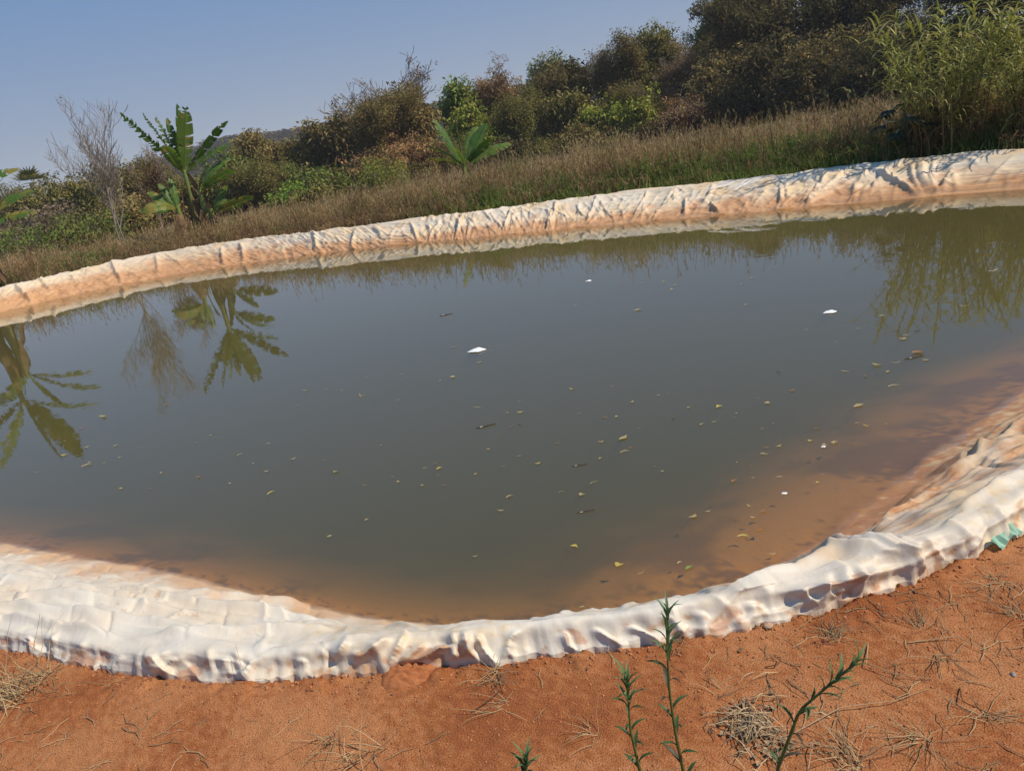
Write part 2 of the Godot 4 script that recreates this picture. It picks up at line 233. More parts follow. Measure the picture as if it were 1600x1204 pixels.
func fractal(seed_: int, freq: float, kind := FastNoiseLite.FRACTAL_FBM, oct := 4) -> FastNoiseLite:
	var n := FastNoiseLite.new()
	n.seed = seed_
	n.noise_type = FastNoiseLite.TYPE_SIMPLEX_SMOOTH
	n.frequency = freq
	n.fractal_type = kind
	n.fractal_octaves = oct
	return n

func relief(seed_: int, freq: float, size := 512) -> NoiseTexture2D:
	var t := NoiseTexture2D.new()
	t.width = size
	t.height = size
	t.seamless = true
	t.noise = fractal(seed_, freq, FastNoiseLite.FRACTAL_FBM, 5)
	return t

# ---------------------------------------------------------------- the pond's outline

func smooth_table(rows: Array, column: int) -> PackedFloat32Array:
	var raw := PackedFloat32Array()
	raw.resize(TABLE)
	var count := rows.size()
	var k := 0
	for i in TABLE:
		var th := TAU * i / TABLE
		while k < count and rows[k][0] <= th:
			k += 1
		var a: Array = rows[(k - 1 + count) % count]
		var b: Array = rows[k % count]
		var ta: float = a[0] - (TAU if k == 0 else 0.0)
		var tb: float = b[0] + (TAU if k == count else 0.0)
		raw[i] = lerpf(a[column], b[column], clampf((th - ta) / (tb - ta), 0, 1))
	for turn in 2:
		var sum := PackedFloat32Array()
		sum.resize(TABLE * 2 + 1)
		for i in TABLE * 2:
			sum[i + 1] = sum[i] + raw[i % TABLE]
		var out := PackedFloat32Array()
		out.resize(TABLE)
		for i in TABLE:
			var th := TAU * i / TABLE
			var near: bool = th < 0.5 or th > 6.0
			var w := 2 if near else 42
			var j := i + TABLE / 2
			out[(j) % TABLE] = (sum[j + w + 1] - sum[j - w]) / (2 * w + 1)
		raw = out
	return raw

func look(t: PackedFloat32Array, th: float) -> float:
	var f := fposmod(th, TAU) / TAU * TABLE
	var i := int(f)
	return lerpf(t[i % TABLE], t[(i + 1) % TABLE], f - i)

func bearing(x: float, z: float) -> float:
	return fposmod(atan2(x - CENTRE.x, z - CENTRE.y), TAU)

func beyond(x: float, z: float) -> float:
	# metres outside the hem of the liner (negative: over the pond)
	return Vector2(x - CENTRE.x, z - CENTRE.y).length() - look(hem_r, bearing(x, z))

func ground_h(x: float, z: float) -> float:
	var d := beyond(x, z)
	var base := lerpf(0.285, 0.40, smoothstep(-5.0, -12.0, z))
	if d < 0.0:
		return maxf(base + d * 1.6 - 0.02, -2.4)
	var r := Vector2(x, z).length()
	base += noise_a.get_noise_2d(x * 0.6, z * 0.6) * 0.09 * smoothstep(0.3, 3.0, d)
	base += noise_a.get_noise_2d(x * 4.0, z * 4.0) * 0.005 * smoothstep(0.02, 0.3, d)
	if r < 9.0:
		base += noise_b.get_noise_2d(x * 9.0, z * 9.0) * 0.0035 + noise_b.get_noise_2d(x * 31.0, z * 31.0) * 0.0022
		base += 0.014 * smoothstep(-0.05, 0.4, noise_b.get_noise_2d(x * 5.0 + 40.0, z * 5.0)) * (1.0 - smoothstep(0.02, 0.16, d))
	base -= 1.9 * clampf((r - 18.0) / 52.0, 0.0, 1.0) * smoothstep(-4.0, -10.0, z)
	base += noise_a.get_noise_2d(x * 0.02, z * 0.02) * 3.0 * smoothstep(90.0, 400.0, r)
	return base

# ---------------------------------------------------------------- ground, liner, water

func steps() -> PackedFloat32Array:
	var out := PackedFloat32Array()
	var th := 0.0
	while th < TAU - 0.0006:
		out.append(th)
		var s := 0.16
		if th < 0.56 or th > 5.93: s = 0.0095
		elif th < 0.7 or th > 5.8: s = 0.04
		elif th > 1.62 and th < 4.08: s = 0.028
		elif th > 1.5 and th < 4.2: s = 0.06
		th += s / look(hem_r, th)
	return out

func build_ground(cols: PackedFloat32Array) -> void:
	var s := Shape.new()
	var off := PackedFloat32Array([-0.9, -0.5, -0.25, -0.12, -0.05, -0.02])
	var d := 0.0
	while d < 1.25:
		off.append(d)
		d += 0.0135
	while d < 2400.0:
		off.append(d)
		d += maxf(0.05, (d - 1.1) * 0.14)
	off.append(2600.0)
	var stain := fractal(21, 1.3)
	var fine := fractal(22, 24.0, FastNoiseLite.FRACTAL_FBM, 4)
	for th in cols:
		var R := look(hem_r, th)
		var dir := Vector2(sin(th), cos(th))
		for q in off:
			var p: Vector2 = CENTRE + dir * (R + q)
			var h := ground_h(p.x, p.y)
			var a := stain.get_noise_2d(p.x, p.y)
			var b := fine.get_noise_2d(p.x, p.y)
			var col := lin(0.355, 0.128, 0.046).lerp(lin(0.455, 0.200, 0.085), smoothstep(-0.35, 0.45, a * 0.9 + b * 0.6))
			col = col.lerp(lin(0.285, 0.096, 0.036), smoothstep(0.05, 0.6, -a * 0.8 - b * 0.6))
			col = col.lerp(lin(0.15, 0.085, 0.045), smoothstep(-8.5, -12.5, p.y) * smoothstep(0.05, 0.6, q + a * 0.3))
			col = col.lerp(lin(0.11, 0.085, 0.045), smoothstep(15.0, 60.0, q))
			s.vert(Vector3(p.x, h, p.y), Vector3.UP, col)
	grid(s, cols.size(), off.size(), true)
	s.smooth()
	var m := tinted(0.95, 0.0, 0.25)
	m.heightmap_enabled = true
	m.heightmap_texture = relief(31, 0.06)
	m.heightmap_scale = 0.28
	var g := NoiseTexture2D.new()
	g.width = 1024
	g.height = 1024
	g.seamless = true
	g.noise = fractal(33, 0.035, FastNoiseLite.FRACTAL_FBM, 6)
	var ramp := Gradient.new()
	ramp.offsets = PackedFloat32Array([0.0, 0.34, 0.5, 0.66, 1.0])
	ramp.colors = PackedColorArray([Color(0.60, 0.57, 0.54), Color(0.82, 0.80, 0.78), Color(0.93, 0.92, 0.91), Color(1, 1, 1), Color(1, 1, 1)])
	g.color_ramp = ramp
	m.albedo_texture = g
	m.uv1_triplanar = true
	m.uv1_world_triplanar = true
	m.uv1_scale = Vector3(4.0, 4.0, 4.0)
	var o := put("ground", s.commit(), m)
	tag(o, "bare red earth bank and dry field around the lined pond", "", "", "structure")

func grid(s: Shape, columns: int, rows: int, wrap: bool) -> void:
	# outward radius grows with the row, bearing with the column
	for i in (columns if wrap else columns - 1):
		var a := i * rows
		var b := ((i + 1) % columns) * rows
		for k in rows - 1:
			s.tri(a + k, a + k + 1, b + k + 1)
			s.tri(a + k, b + k + 1, b + k)

func build_liner(cols: PackedFloat32Array) -> void:
	var s := Shape.new()
	var q := PackedFloat32Array()          # -2..0 under water, 0..1 waterline to crest, 1..1.3 crest to hem, 1.34 tucked under
	for k in 5: q.append(-2.0 + 0.2 * k)
	for k in 20: q.append(-1.0 + 0.05 * k)
	for k in 72: q.append(k / 72.0)
	for k in 25: q.append(1.0 + 0.3 * k / 24.0)
	q.append(1.34)
	var rows := q.size()
	var count := cols.size()
	var bulge := PackedFloat32Array()
	bulge.resize(count * rows)
	# folds: each a crease with one steep side
	var r2 := RandomNumberGenerator.new()
	r2.seed = 77
	var folds := FOLDS.duplicate()
	for k in 330:                          # far bank
		var th := r2.randf_range(1.6, 4.1)
		var top := r2.randf_range(0.35, 1.05)
		var lean := r2.randf_range(-0.02, 0.07) if th < 3.0 else r2.randf_range(-0.05, 0.05)
		folds.append([th + lean * 0.5, top, th - lean * 0.5, maxf(0.0, top - r2.randf_range(0.2, 0.8)), r2.randf_range(0.02, 0.045), r2.randf_range(0.012, 0.035)])
	for k in 75:                           # near bank, small puckers at the hem
		var th := r2.randf_range(-0.3, 0.42)
		folds.append([th, r2.randf_range(0.95, 1.15), th + r2.randf_range(-0.008, 0.008), 1.3, r2.randf_range(0.014, 0.034), r2.randf_range(0.006, 0.032)])
	for k in 130:                          # near bank, long creases lying along the slope
		var th := r2.randf_range(-0.38, 0.03) if k < 80 else r2.randf_range(0.26, 0.55)
		var l := r2.randf_range(0.02, 0.09)
		var h := r2.randf_range(0.1, 0.85)
		folds.append([th, h, th + l, h + r2.randf_range(-0.15, 0.15) + (0.0 if k < 80 else 0.12), r2.randf_range(0.007, 0.016), r2.randf_range(0.006, 0.016)])
	for k in 150:                          # near bank, short creases in any direction, ridges and grooves
		var th := r2.randf_range(-0.36, 0.52)
		var h := r2.randf_range(0.1, 1.15)
		folds.append([th, h, th + r2.randf_range(-0.025, 0.025), h + r2.randf_range(-0.35, 0.35), r2.randf_range(0.012, 0.020), r2.randf_range(0.005, 0.013) * (1.0 if k % 2 else -1.0)])
	var listed := FOLDS.size()
	for fi in folds.size():
		var f: Array = folds[fi]
		var t0: float = f[0]
		var t1: float = f[2]
		if t1 - t0 > 3.0: t1 -= TAU
		if t0 - t1 > 3.0: t0 -= TAU
		var mid := (t0 + t1) * 0.5
		var R := look(crest_r, mid)
		var L := maxf(0.3, Vector2(look(crest_r, mid) - look(water_r, mid), 0.4).length())
		var a := Vector2(t0 * R, minf(f[1], 1.0) * L + maxf(f[1] - 1.0, 0.0) * 0.8)
		var b := Vector2(t1 * R, minf(f[3], 1.0) * L + maxf(f[3] - 1.0, 0.0) * 0.8)
		var along := b - a
		var length := along.length()
		if length < 0.01: continue
		along /= length
		var across := Vector2(-along.y, along.x)
		var steep := 0.36
		var soft := maxf(0.25 * float(f[4]), 0.0055)
		if absf(along.x) > 0.8:
			steep = 0.6
			soft = maxf(soft, 0.013)
		if absf(along.x) > 0.8:
			if across.y < 0.0: across = -across
		elif across.x < 0.0: across = -across
		var w: float = f[4]
		var amp: float = f[5]
		if fi < listed:
			if mid > 1.0 and mid < 5.0: w *= 0.75; amp *= 1.15 if mid < 2.2 else 1.35
			else: amp *= 1.35 if mid < 0.2 or mid > 5.0 else 0.95
		var reach := w * 3.5
		var lo := (minf(a.x, b.x) - reach) / R
		var hi := (maxf(a.x, b.x) + reach) / R
		for turn in ([0.0, TAU] if lo < 0.0 else [0.0]):
			var first := cols.bsearch(maxf(lo + turn, 0.0))
			for i in range(first, count):
				var x: float = cols[i] - turn
				if x > hi: break
				for k in range(24, rows - 1):
					var y: float = minf(q[k], 1.0) * L + maxf(q[k] - 1.0, 0.0) * 0.8
					var rel := Vector2(x * R, y) - a
					var u := rel.dot(along) / length
					if u < -0.15 or u > 1.15: continue
					var bend := sin(u * 3.0 + t0 * 40.0) * w * 0.6
					var e := rel.dot(across) + bend
					var shape := exp(-(sqrt(e * e + soft * soft) - soft) / (w * (1.0 if e < 0.0 else steep)))
					bulge[i * rows + k] += amp * shape * smoothstep(-0.15, 0.2, u) * (1.0 - smoothstep(0.75, 1.15, u))
	var stain := fractal(5, 1.1)
	var streak := fractal(6, 1.0)
	var speck := fractal(8, 14.0, FastNoiseLite.FRACTAL_FBM, 3)
	var wave := fractal(9, 1.4, FastNoiseLite.FRACTAL_FBM, 3)
	var crumple := fractal(10, 1.0, FastNoiseLite.FRACTAL_RIDGED, 3)
	for i in count:
		var th: float = cols[i]
		var rw := look(water_r, th)
		var rc := look(crest_r, th)
		var hc := look(crest_h, th)
		var ro := look(hem_r, th)
		var ho := look(hem_h, th)
		var e := Vector2(sin(th), cos(th))
		var near: float = maxf(1.0 - smoothstep(0.6, 0.9, th), smoothstep(5.4, 5.8, th))
		var arc := (th if th < PI else th - TAU) * (rc + ro) * 0.5
		var rag := streak.get_noise_2d(arc * 6.0, 3.0) * 0.045 + streak.get_noise_2d(arc * 22.0, 9.0) * 0.010
		rag *= lerpf(1.0, 0.85, near)
		ro = maxf(ro + rag, rc + 0.06)
		var sway := wave.get_noise_2d(arc * 0.9, 0.0)
		hc += 0.03 * sway * (1.0 - near * 0.6) + 0.006 * near * (1.0 - smoothstep(1.6, 2.6, absf(arc - 1.1)))
		var knots := [Vector2(rw - 5.0, -2.0), Vector2(rw - 3.6, -1.15), Vector2(rw - 1.0, lerpf(-0.34, -0.31 + 0.11 * smoothstep(1.4, 2.4, arc), near)), Vector2(rw, 0.0), Vector2(lerpf(rw, rc, 0.52), hc * lerpf(0.5, 0.56, near)), Vector2(rc, hc), Vector2(ro, ho + 0.012), Vector2(ro + 0.015, ho - 0.07)]
		for k in rows:
			var t: float = q[k]
			var seg := 1
			var u := 0.0
			if t < 0.0:
				seg = 1 if t < -1.0 else 2
				u = t + 2.0 if t < -1.0 else t + 1.0
			elif t < 1.0:
				seg = 3 if t < 0.5 else 4
				u = t * 2.0 if t < 0.5 else t * 2.0 - 1.0
			elif t < 1.32:
				seg = 5
				u = (t - 1.0) / 0.3
			var pos: Vector2
			var tan_: Vector2
			if t > 1.32:
				pos = knots[7]
				tan_ = Vector2(0.1, -1)
			else:
				pos = knots[seg].cubic_interpolate(knots[seg + 1], knots[seg - 1], knots[mini(seg + 2, 7)], u)
				if seg == 5:           # the loose edge drapes down and runs out flat on the soil
					var drape := Vector2(rc + (ro - rc) * (0.75 * u + 0.25 * u * u * u), ho + 0.012 + (hc - ho - 0.012) * pow(1.0 - u, 1.25))
					pos = pos.lerp(drape, near * smoothstep(0.0, 0.8, u) * clampf(0.55 + 1.3 * wave.get_noise_2d(arc * 1.3, 70.0), 0.1, 1.0))
				tan_ = knots[seg + 1] - knots[seg]
			tan_ = tan_.normalized()
			var nrm := Vector2(-tan_.y, tan_.x)
			var w2 := t * (rc - rw)
			var low := wave.get_noise_2d(arc * 1.6 + 50.0, w2 * 1.6) * lerpf(0.035, 0.016, near)
			var crisp: float
			if near > 0.5:
				if arc < 0.4:
					crisp = crumple.get_noise_2d(arc * 0.8 + w2 * 0.6, w2 * 4.5) * 0.009 * (1.0 - 0.8 * smoothstep(0.9, 1.05, t)) + wave.get_noise_2d(arc * 3.0, w2 * 7.0 + 9.0) * 0.0025
				elif arc < 2.2:
					crisp = wave.get_noise_2d(arc * 4.0, w2 * 2.0) * 0.007 + crumple.get_noise_2d(arc * 3.0 + w2, w2 * 2.0) * 0.006
				else:
					crisp = crumple.get_noise_2d((arc + w2 * 1.0) * 1.5, (w2 - arc * 0.45) * 5.0) * 0.006 * (1.0 - 0.7 * smoothstep(0.8, 1.0, t)) + wave.get_noise_2d(arc * 2.0, w2 * 5.0) * 0.006
			else:
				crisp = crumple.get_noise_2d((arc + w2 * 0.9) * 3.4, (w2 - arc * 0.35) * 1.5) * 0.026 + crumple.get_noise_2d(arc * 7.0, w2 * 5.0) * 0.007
			var show := smoothstep(-0.5, 0.0, t) * (1.0 - smoothstep(1.12, 1.3, t) * 0.75)
			pos += nrm * ((low + crisp) * show + bulge[i * rows + k])
			if t > 1.2: pos.y = maxf(pos.y, ho - 0.07)
			var p := Vector3(CENTRE.x + e.x * pos.x, pos.y, CENTRE.y + e.y * pos.x)
			# colour: white sheet, tan silt washed up from the waterline
			var n1 := stain.get_noise_3d(p.x, p.y * 2.5, p.z)
			var n2 := streak.get_noise_2d(arc * 3.2 + w2 * 1.5, w2 * 1.1)
			var n3 := speck.get_noise_3d(p.x, p.y, p.z)
			var white := lin(0.63, 0.55, 0.435).lerp(lin(0.63, 0.57, 0.475), near)
			var cream := lin(0.64, 0.46, 0.26)
			var silt := lin(0.50, 0.265, 0.120)
			var mud := lin(0.38, 0.160, 0.060)
			var col := white.lerp(cream, clampf(0.35 + n1 * 1.1 + n2 * 0.6, 0.0, 1.0) * lerpf(0.85, 0.40, near))
			if near > 0.5 and arc > 1.0: col = col.lerp(lin(0.46, 0.365, 0.25), smoothstep(1.2, 2.2, arc) * (1.0 - smoothstep(0.75, 1.08, t)) * smoothstep(-0.7, 0.2, n2 + n1) * 0.85)
			var reach := lerpf(0.19, 0.075, near)
			if near < 0.5: reach += 0.13 * smoothstep(-3.0, -8.0, p.x) + 0.05 * smoothstep(4.0, 6.0, p.x)
			else: reach += 0.16 * smoothstep(1.6, 2.8, arc)
			var dirt := 1.0 - smoothstep(reach * lerpf(0.45, -0.2, near), reach * lerpf(1.35, 1.9, near), pos.y + n1 * 0.16 + n2 * 0.10 + n3 * 0.04)
			col = col.lerp(silt.lerp(lin(0.56, 0.36, 0.20), near * 0.7), dirt * 0.92)
			col = col.lerp(mud, dirt * smoothstep(0.0, 0.5, n3 + n2 * 0.6) * 0.6)
			if near > 0.5 and arc > 2.2:
				col = col.lerp(silt, smoothstep(-0.05, 0.40, streak.get_noise_2d((arc + w2) * 1.6, (w2 - arc * 0.45) * 7.0)) * 0.85 * (1.0 - smoothstep(0.6, 1.05, t)))
				col = col.lerp(mud, smoothstep(0.10, 0.45, streak.get_noise_2d((arc + w2) * 3.0 + 30.0, (w2 - arc * 0.45) * 15.0)) * 0.85 * (1.0 - smoothstep(0.4, 0.85, t)))
				col = col.lerp(mud, 0.75 * smoothstep(0.45, 0.05, t + n1 * 0.5 + n3 * 0.3) * smoothstep(1.6, 2.4, arc))
			col = col.lerp(mud, smoothstep(0.38, 0.55, n3) * 0.4 * near * smoothstep(-0.1, 0.3, n1 + 0.1))
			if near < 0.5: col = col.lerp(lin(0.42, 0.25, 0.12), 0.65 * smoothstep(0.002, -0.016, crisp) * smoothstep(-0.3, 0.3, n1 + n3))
			if near > 0.5 and arc > 0.0: col = col.lerp(lin(0.62, 0.47, 0.27), 0.45 * smoothstep(0.05, 0.4, n3 + n1 * 0.5) * smoothstep(0.0, 1.0, arc))
			if t < 0.0: col = col.lerp(lin(0.39, 0.165, 0.024).lerp(lin(0.20, 0.090, 0.022), smoothstep(-0.2, 0.3, n1 + n3 * smoothstep(-0.6, -0.1, t))), smoothstep(0.0, 0.10, -t))
			if near > 0.5 and t > 1.12: col = col.lerp(lin(0.42, 0.18, 0.08), smoothstep(0.10, 0.45, n3 + n2 * 0.7 + (t - 1.2) * 1.2) * 0.65)
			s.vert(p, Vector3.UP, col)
	grid(s, count, rows, true)
	s.smooth()
	var m := tinted(0.5, 0.0, 0.4)
	m.heightmap_enabled = true
	m.heightmap_texture = relief(41, 0.02)
	m.heightmap_scale = 0.12
	m.uv1_triplanar = true
	m.uv1_world_triplanar = true
	m.uv1_scale = Vector3(3.1, 3.1, 3.1)
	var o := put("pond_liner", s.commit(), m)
	tag(o, "wrinkled white plastic sheet lining the whole pond, stained orange with silt", "pond liner")

func build_water() -> void:
	var s := Shape.new()
	var c := s.vert(Vector3(CENTRE.x, 0, CENTRE.y))
	for i in 256:
		var th := TAU * i / 256.0
		var r := look(water_r, th) + 0.35
		s.vert(Vector3(CENTRE.x + sin(th) * r, 0, CENTRE.y + cos(th) * r))
	for i in 256:
		s.tri(c, 1 + i, 1 + (i + 1) % 256)
	var m := StandardMaterial3D.new()
	m.transparency = BaseMaterial3D.TRANSPARENCY_ALPHA
	m.albedo_color = Color(srgb(0.10, 0.085, 0.05), 0.06)
	m.roughness = 0.015
	m.metallic_specular = 0.52
	m.normal_enabled = true
	var t := NoiseTexture2D.new()
	t.width = 512
	t.height = 512
	t.seamless = true
	t.as_normal_map = true
	t.bump_strength = 1.0
	t.noise = fractal(51, 0.012, FastNoiseLite.FRACTAL_FBM, 3)
	m.normal_texture = t
	m.normal_scale = 0.10
	m.uv1_triplanar = true
	m.uv1_world_triplanar = true
	m.uv1_scale = Vector3(0.7, 0.7, 0.7)
	var o := put("water", s.commit(), m)
	tag(o, "still murky pond water mirroring the sky and far bank", "", "", "structure")
	var murk := FogVolume.new()
	murk.name = "murky_water"
	murk.shape = RenderingServer.FOG_VOLUME_SHAPE_BOX
	murk.size = Vector3(25, 2.2, 20)
	murk.position = Vector3(-1.5, -1.104, -10.5)
	var f := FogMaterial.new()
	f.albedo = srgb(0.395, 0.32, 0.108)
	f.density = 2.7
	murk.material = f
	add_child(murk)
	tag(murk, "brown green silt hanging in the pond water", "", "", "structure")

# ---------------------------------------------------------------- plants

func tone(called: String, r: RandomNumberGenerator) -> Color:
	var c: Color = {
		"brown": lin(0.240, 0.188, 0.066), "olive": lin(0.205, 0.192, 0.050), "green": lin(0.150, 0.185, 0.042), "bright": lin(0.195, 0.285, 0.048),
		"dark": lin(0.088, 0.080, 0.030), "lime": lin(0.26, 0.295, 0.046), "rust": lin(0.285, 0.172, 0.076), "grey": lin(0.22, 0.165, 0.115), "pale": lin(0.24, 0.26, 0.14),  # dark also puts the shade of the right-hand forest into leaf colour
	}[called]
	return c

func leaf_cluster(seed_: int, leaves: int, size: float, length: float, width: float) -> ArrayMesh:
	var r := RandomNumberGenerator.new()
	r.seed = seed_
	var s := Shape.new()
	for k in leaves:
		var at := Vector3(r.randf_range(-1, 1), r.randf_range(-0.8, 0.8), r.randf_range(-1, 1)) * size
		var dir := (at.normalized() + Vector3(r.randf_range(-1, 1), r.randf_range(-0.9, 0.4), r.randf_range(-1, 1))).normalized()
		var side := dir.cross(Vector3(r.randf_range(-0.5, 0.5), 1, r.randf_range(-0.5, 0.5))).normalized()
		var g := r.randf_range(0.7, 1.3)
		s.leaf(at, dir, side, length * r.randf_range(0.7, 1.25), width * r.randf_range(0.7, 1.2), r.randf_range(0.0, 0.4), lin(g, g * r.randf_range(0.92, 1.05), g))
	return s.commit(false)

var clusters := []

func grow(s: Shape, tips: Array, r: RandomNumberGenerator, p: Vector3, dir: Vector3, l: float, rad: float, level: int, o: Dictionary) -> void:
	var pts := [p]
	var rads := [rad]
	var n := 4 if level > 0 else 2
	var d := dir
	for k in n:
		d = (d + Vector3(r.randf_range(-1, 1), r.randf_range(-0.6, 0.8), r.randf_range(-1, 1)) * o.crook + Vector3.UP * o.lift).normalized()
		p += d * l / n
		pts.append(p)
		rads.append(maxf(rad * (1.0 - 0.55 * (k + 1) / n), o.get("thin", 0.0)))
		if level > 0 and (k > 0 or level < o.levels):
			for b in (o.split if k < n - 1 else o.split + 1):
				if r.randf() > o.keep: continue
				var az := r.randf() * TAU
				var out: Vector3 = (d * r.randf_range(0.35, 0.9) + Vector3(cos(az), r.randf_range(-0.1, 0.6), sin(az)) * o.spread).normalized()
				grow(s, tips, r, p, out, l * r.randf_range(0.5, 0.8), rads[-1] * 0.7, level - 1, o)
		if level <= 1:
			tips.append(p)
	s.tube(pts, rads, 5 if level > 1 else 3, o.bark, o.bark)

func woody(called: String, seed_: int, at: Vector3, h: float, w: float, o: Dictionary, label: String, category: String, group: String) -> Node3D:
	var r := RandomNumberGenerator.new()
	r.seed = seed_
	var root := thing(called, label, category, at, group)
	var s := Shape.new()
	var tips := []
	for k in o.stems:
		var az := r.randf() * TAU
		var lean := Vector3(cos(az), 0, sin(az)) * (0.0 if o.stems == 1 else r.randf_range(0.2, 0.8))
		var foot := Vector3(cos(az), 0, sin(az)) * (0.0 if o.stems == 1 else r.randf_range(0.0, 0.12) * w) + Vector3(0, -0.12, 0)
		grow(s, tips, r, foot, (Vector3.UP * 1.6 + lean).normalized(), h * o.bole, h * o.girth, o.levels, o)
	# fit to the height and width wanted
	var top := 0.01
	var wide := 0.01
	for t in tips:
		top = maxf(top, t.y)
		if o.get("free", false):
			wide = maxf(wide, Vector2(t.x, t.z).length())
			continue
		wide += Vector2(t.x, t.z).length() * 2.05 / tips.size()
	var fit := Vector3(w * 0.5 / wide, h / top, w * 0.5 / wide)
	for k in s.v.size():
		s.v[k] *= fit
		s.n[k] = (s.n[k] / fit).normalized()
	if s.v.size():
		put("trunk" if called.contains("tree") or called == "sapling" else "stems", s.commit(), mats.bark, root)
	var where := []
	var tint := PackedColorArray()
	if o.leafy > 0.0 and tips.size():
		var made := 0
		var want := int(o.count)
		var clump := fractal(seed_, 0.9, FastNoiseLite.FRACTAL_FBM, 2)
		var guard := 0
		while made < want and guard < want * 4:
			guard += 1
			var t: Vector3 = tips[r.randi() % tips.size()]
			t = t * fit
			if t.y < h * o.skirt * r.randf_range(0.6, 1.4): continue
			if t.y > h * o.get("bare_above", 9.0) and r.randf() < o.get("bare_share", 0.0): continue
			t += Vector3(r.randfn(), r.randfn() * 0.8, r.randfn()) * o.fuzz
			if t.y < 0.05: continue
			if clump.get_noise_3d(t.x, t.y, t.z) < o.get("gap", -0.3): continue
			var b := Basis.from_euler(Vector3(r.randf_range(-0.7, 0.7), r.randf() * TAU, r.randf_range(-0.7, 0.7))).scaled(Vector3.ONE * r.randf_range(0.7, 1.25) * o.get("size", 1.0))
			where.append(Transform3D(b, t))
			var c: Color = o.color
			if r.randf() < o.get("mixed", 0.15): c = c.lerp(o.get("other", lin(0.21, 0.15, 0.065)), r.randf_range(0.4, 1.0))
			var g := r.randf_range(0.45, 1.7)
			tint.append(lin(c.r * g * r.randf_range(0.9, 1.12), c.g * g, c.b * g))
			made += 1
		if where.size():
			scatter("crown" if called.contains("tree") else "foliage", clusters[o.get("cluster", 0)], mats.leaf, where, tint, root).set_meta("kind", "stuff")
	return root

func palm(at: Vector3, h: float, w: float, color: Color, label: String, seed_: int) -> void:
	var r := RandomNumberGenerator.new()
	r.seed = seed_
	var root := thing("palm_tree", label, "palm", at, "trees beyond the pond")
	var s := Shape.new()
	s.tube([Vector3(0, -0.2, 0), Vector3(0.05, h * 0.4, 0), Vector3(0, h - w * 0.35, 0)], [w * 0.07, w * 0.055, w * 0.05], 7, lin(0.12, 0.10, 0.08), lin(0.12, 0.10, 0.08))
	put("trunk", s.commit(), mats.bark, root)
	var f := Shape.new()
	for k in 26:
		var az := r.randf() * TAU
		var el := r.randf_range(-0.5, 1.3)
		var d := Vector3(cos(az) * cos(el), sin(el), sin(az) * cos(el))
		var hub := Vector3(0, h - w * 0.38, 0) + d * w * 0.22
		var side := d.cross(Vector3.UP).normalized()
		for j in 9:
			var a := (j - 4) * 0.27
			var dd := (d * cos(a) + side * sin(a)).normalized()
			var g := r.randf_range(0.7, 1.3)
			f.leaf(hub, dd, dd.cross(d.cross(side)).normalized(), w * 0.30, w * 0.035, 0.15, lin(color.r * g, color.g * g, color.b * g))
	put("crown", f.commit(false), mats.leaf, root)

func banana_blade(r: RandomNumberGenerator, l: float, w: float, arch: float, torn: float, green: Color, yellow: float) -> ArrayMesh:
	# midrib in the x-y plane from the origin; lobes hang to both sides with tears between
	var s := Shape.new()
	var segs := 26
	var el := 0.0
	var p := Vector3.ZERO
	var rib := []
	var dirs := []
	for k in segs + 1:
		rib.append(p)
		var a := el - arch * pow(float(k) / segs, 1.3)
		dirs.append(Vector3(cos(a), sin(a), 0))
		p += dirs[k] * l / segs
	var pts := []
	var rads := []
	for k in range(0, segs + 1, 2):
		pts.append(rib[k])
		rads.append(lerpf(0.028, 0.004, float(k) / segs) * l * 0.55)
	s.tube(pts, rads, 5, lin(0.20, 0.24, 0.06), lin(0.16, 0.24, 0.05))
	var first := int(segs * 0.14)
	for sd in [-1.0, 1.0]:
		var hang := r.randf_range(0.1, 0.5)
		var lobe_hang := hang
		var k := first
		while k < segs:
			var run := 1 if r.randf() < torn else r.randi_range(2, 4)
			run = mini(run, segs - k)
			lobe_hang = clampf(hang + r.randf_range(-0.35, 0.6) * torn, -0.1, 1.3)
			var skew := r.randf_range(-0.02, 0.05) * torn
			var g := r.randf_range(0.8, 1.2)
			var c := lin(green.r * g, green.g * g, green.b * g)
			if r.randf() < yellow: c = c.lerp(lin(0.32, 0.24, 0.05), r.randf_range(0.3, 0.9))
			var gapw := 0.0 if r.randf() > torn else r.randf_range(0.15, 0.6) * l / segs
			var row := []
			for j in run + 1:
				var i: int = k + j
				var f := float(i - first) / (segs - first)
				var half := w * 0.5 * pow(maxf(sin(PI * clampf(f * 0.93 + 0.06, 0.0, 1.0)), 0.0), 0.45)
				var base: Vector3 = rib[i]
				var up := Vector3(-dirs[i].y, dirs[i].x, 0)
				var o1: Vector3 = Vector3(0, 0, sd) * cos(lobe_hang * 0.5) + up * 0.25 * (1.0 - lobe_hang)
				var o2: Vector3 = (Vector3(0, 0, sd) * cos(lobe_hang) + Vector3.DOWN * sin(lobe_hang) + dirs[i] * 0.35).normalized()
				var trim: float = (gapw if j == 0 else 0.0) - (gapw if j == run else 0.0)
				var mid: Vector3 = base + o1.normalized() * half * 0.5 + dirs[i] * (trim * 0.5 + skew)
				var edge: Vector3 = mid + o2 * half * 0.52 + dirs[i] * (trim * 0.5 + skew)
				row.append([s.vert(base, up, c), s.vert(mid, up, c), s.vert(edge, up, c.lerp(lin(0.20, 0.13, 0.05), 0.25 * torn))])
			for j in run:
				for m in 2:
					var A: int = row[j][m]
					var B: int = row[j + 1][m]
					var C: int = row[j + 1][m + 1]
					var D: int = row[j][m + 1]
					if sd < 0: s.tri(A, B, C); s.tri(A, C, D)
					else: s.tri(A, C, B); s.tri(A, D, C)
			k += run
	return s.commit(false)

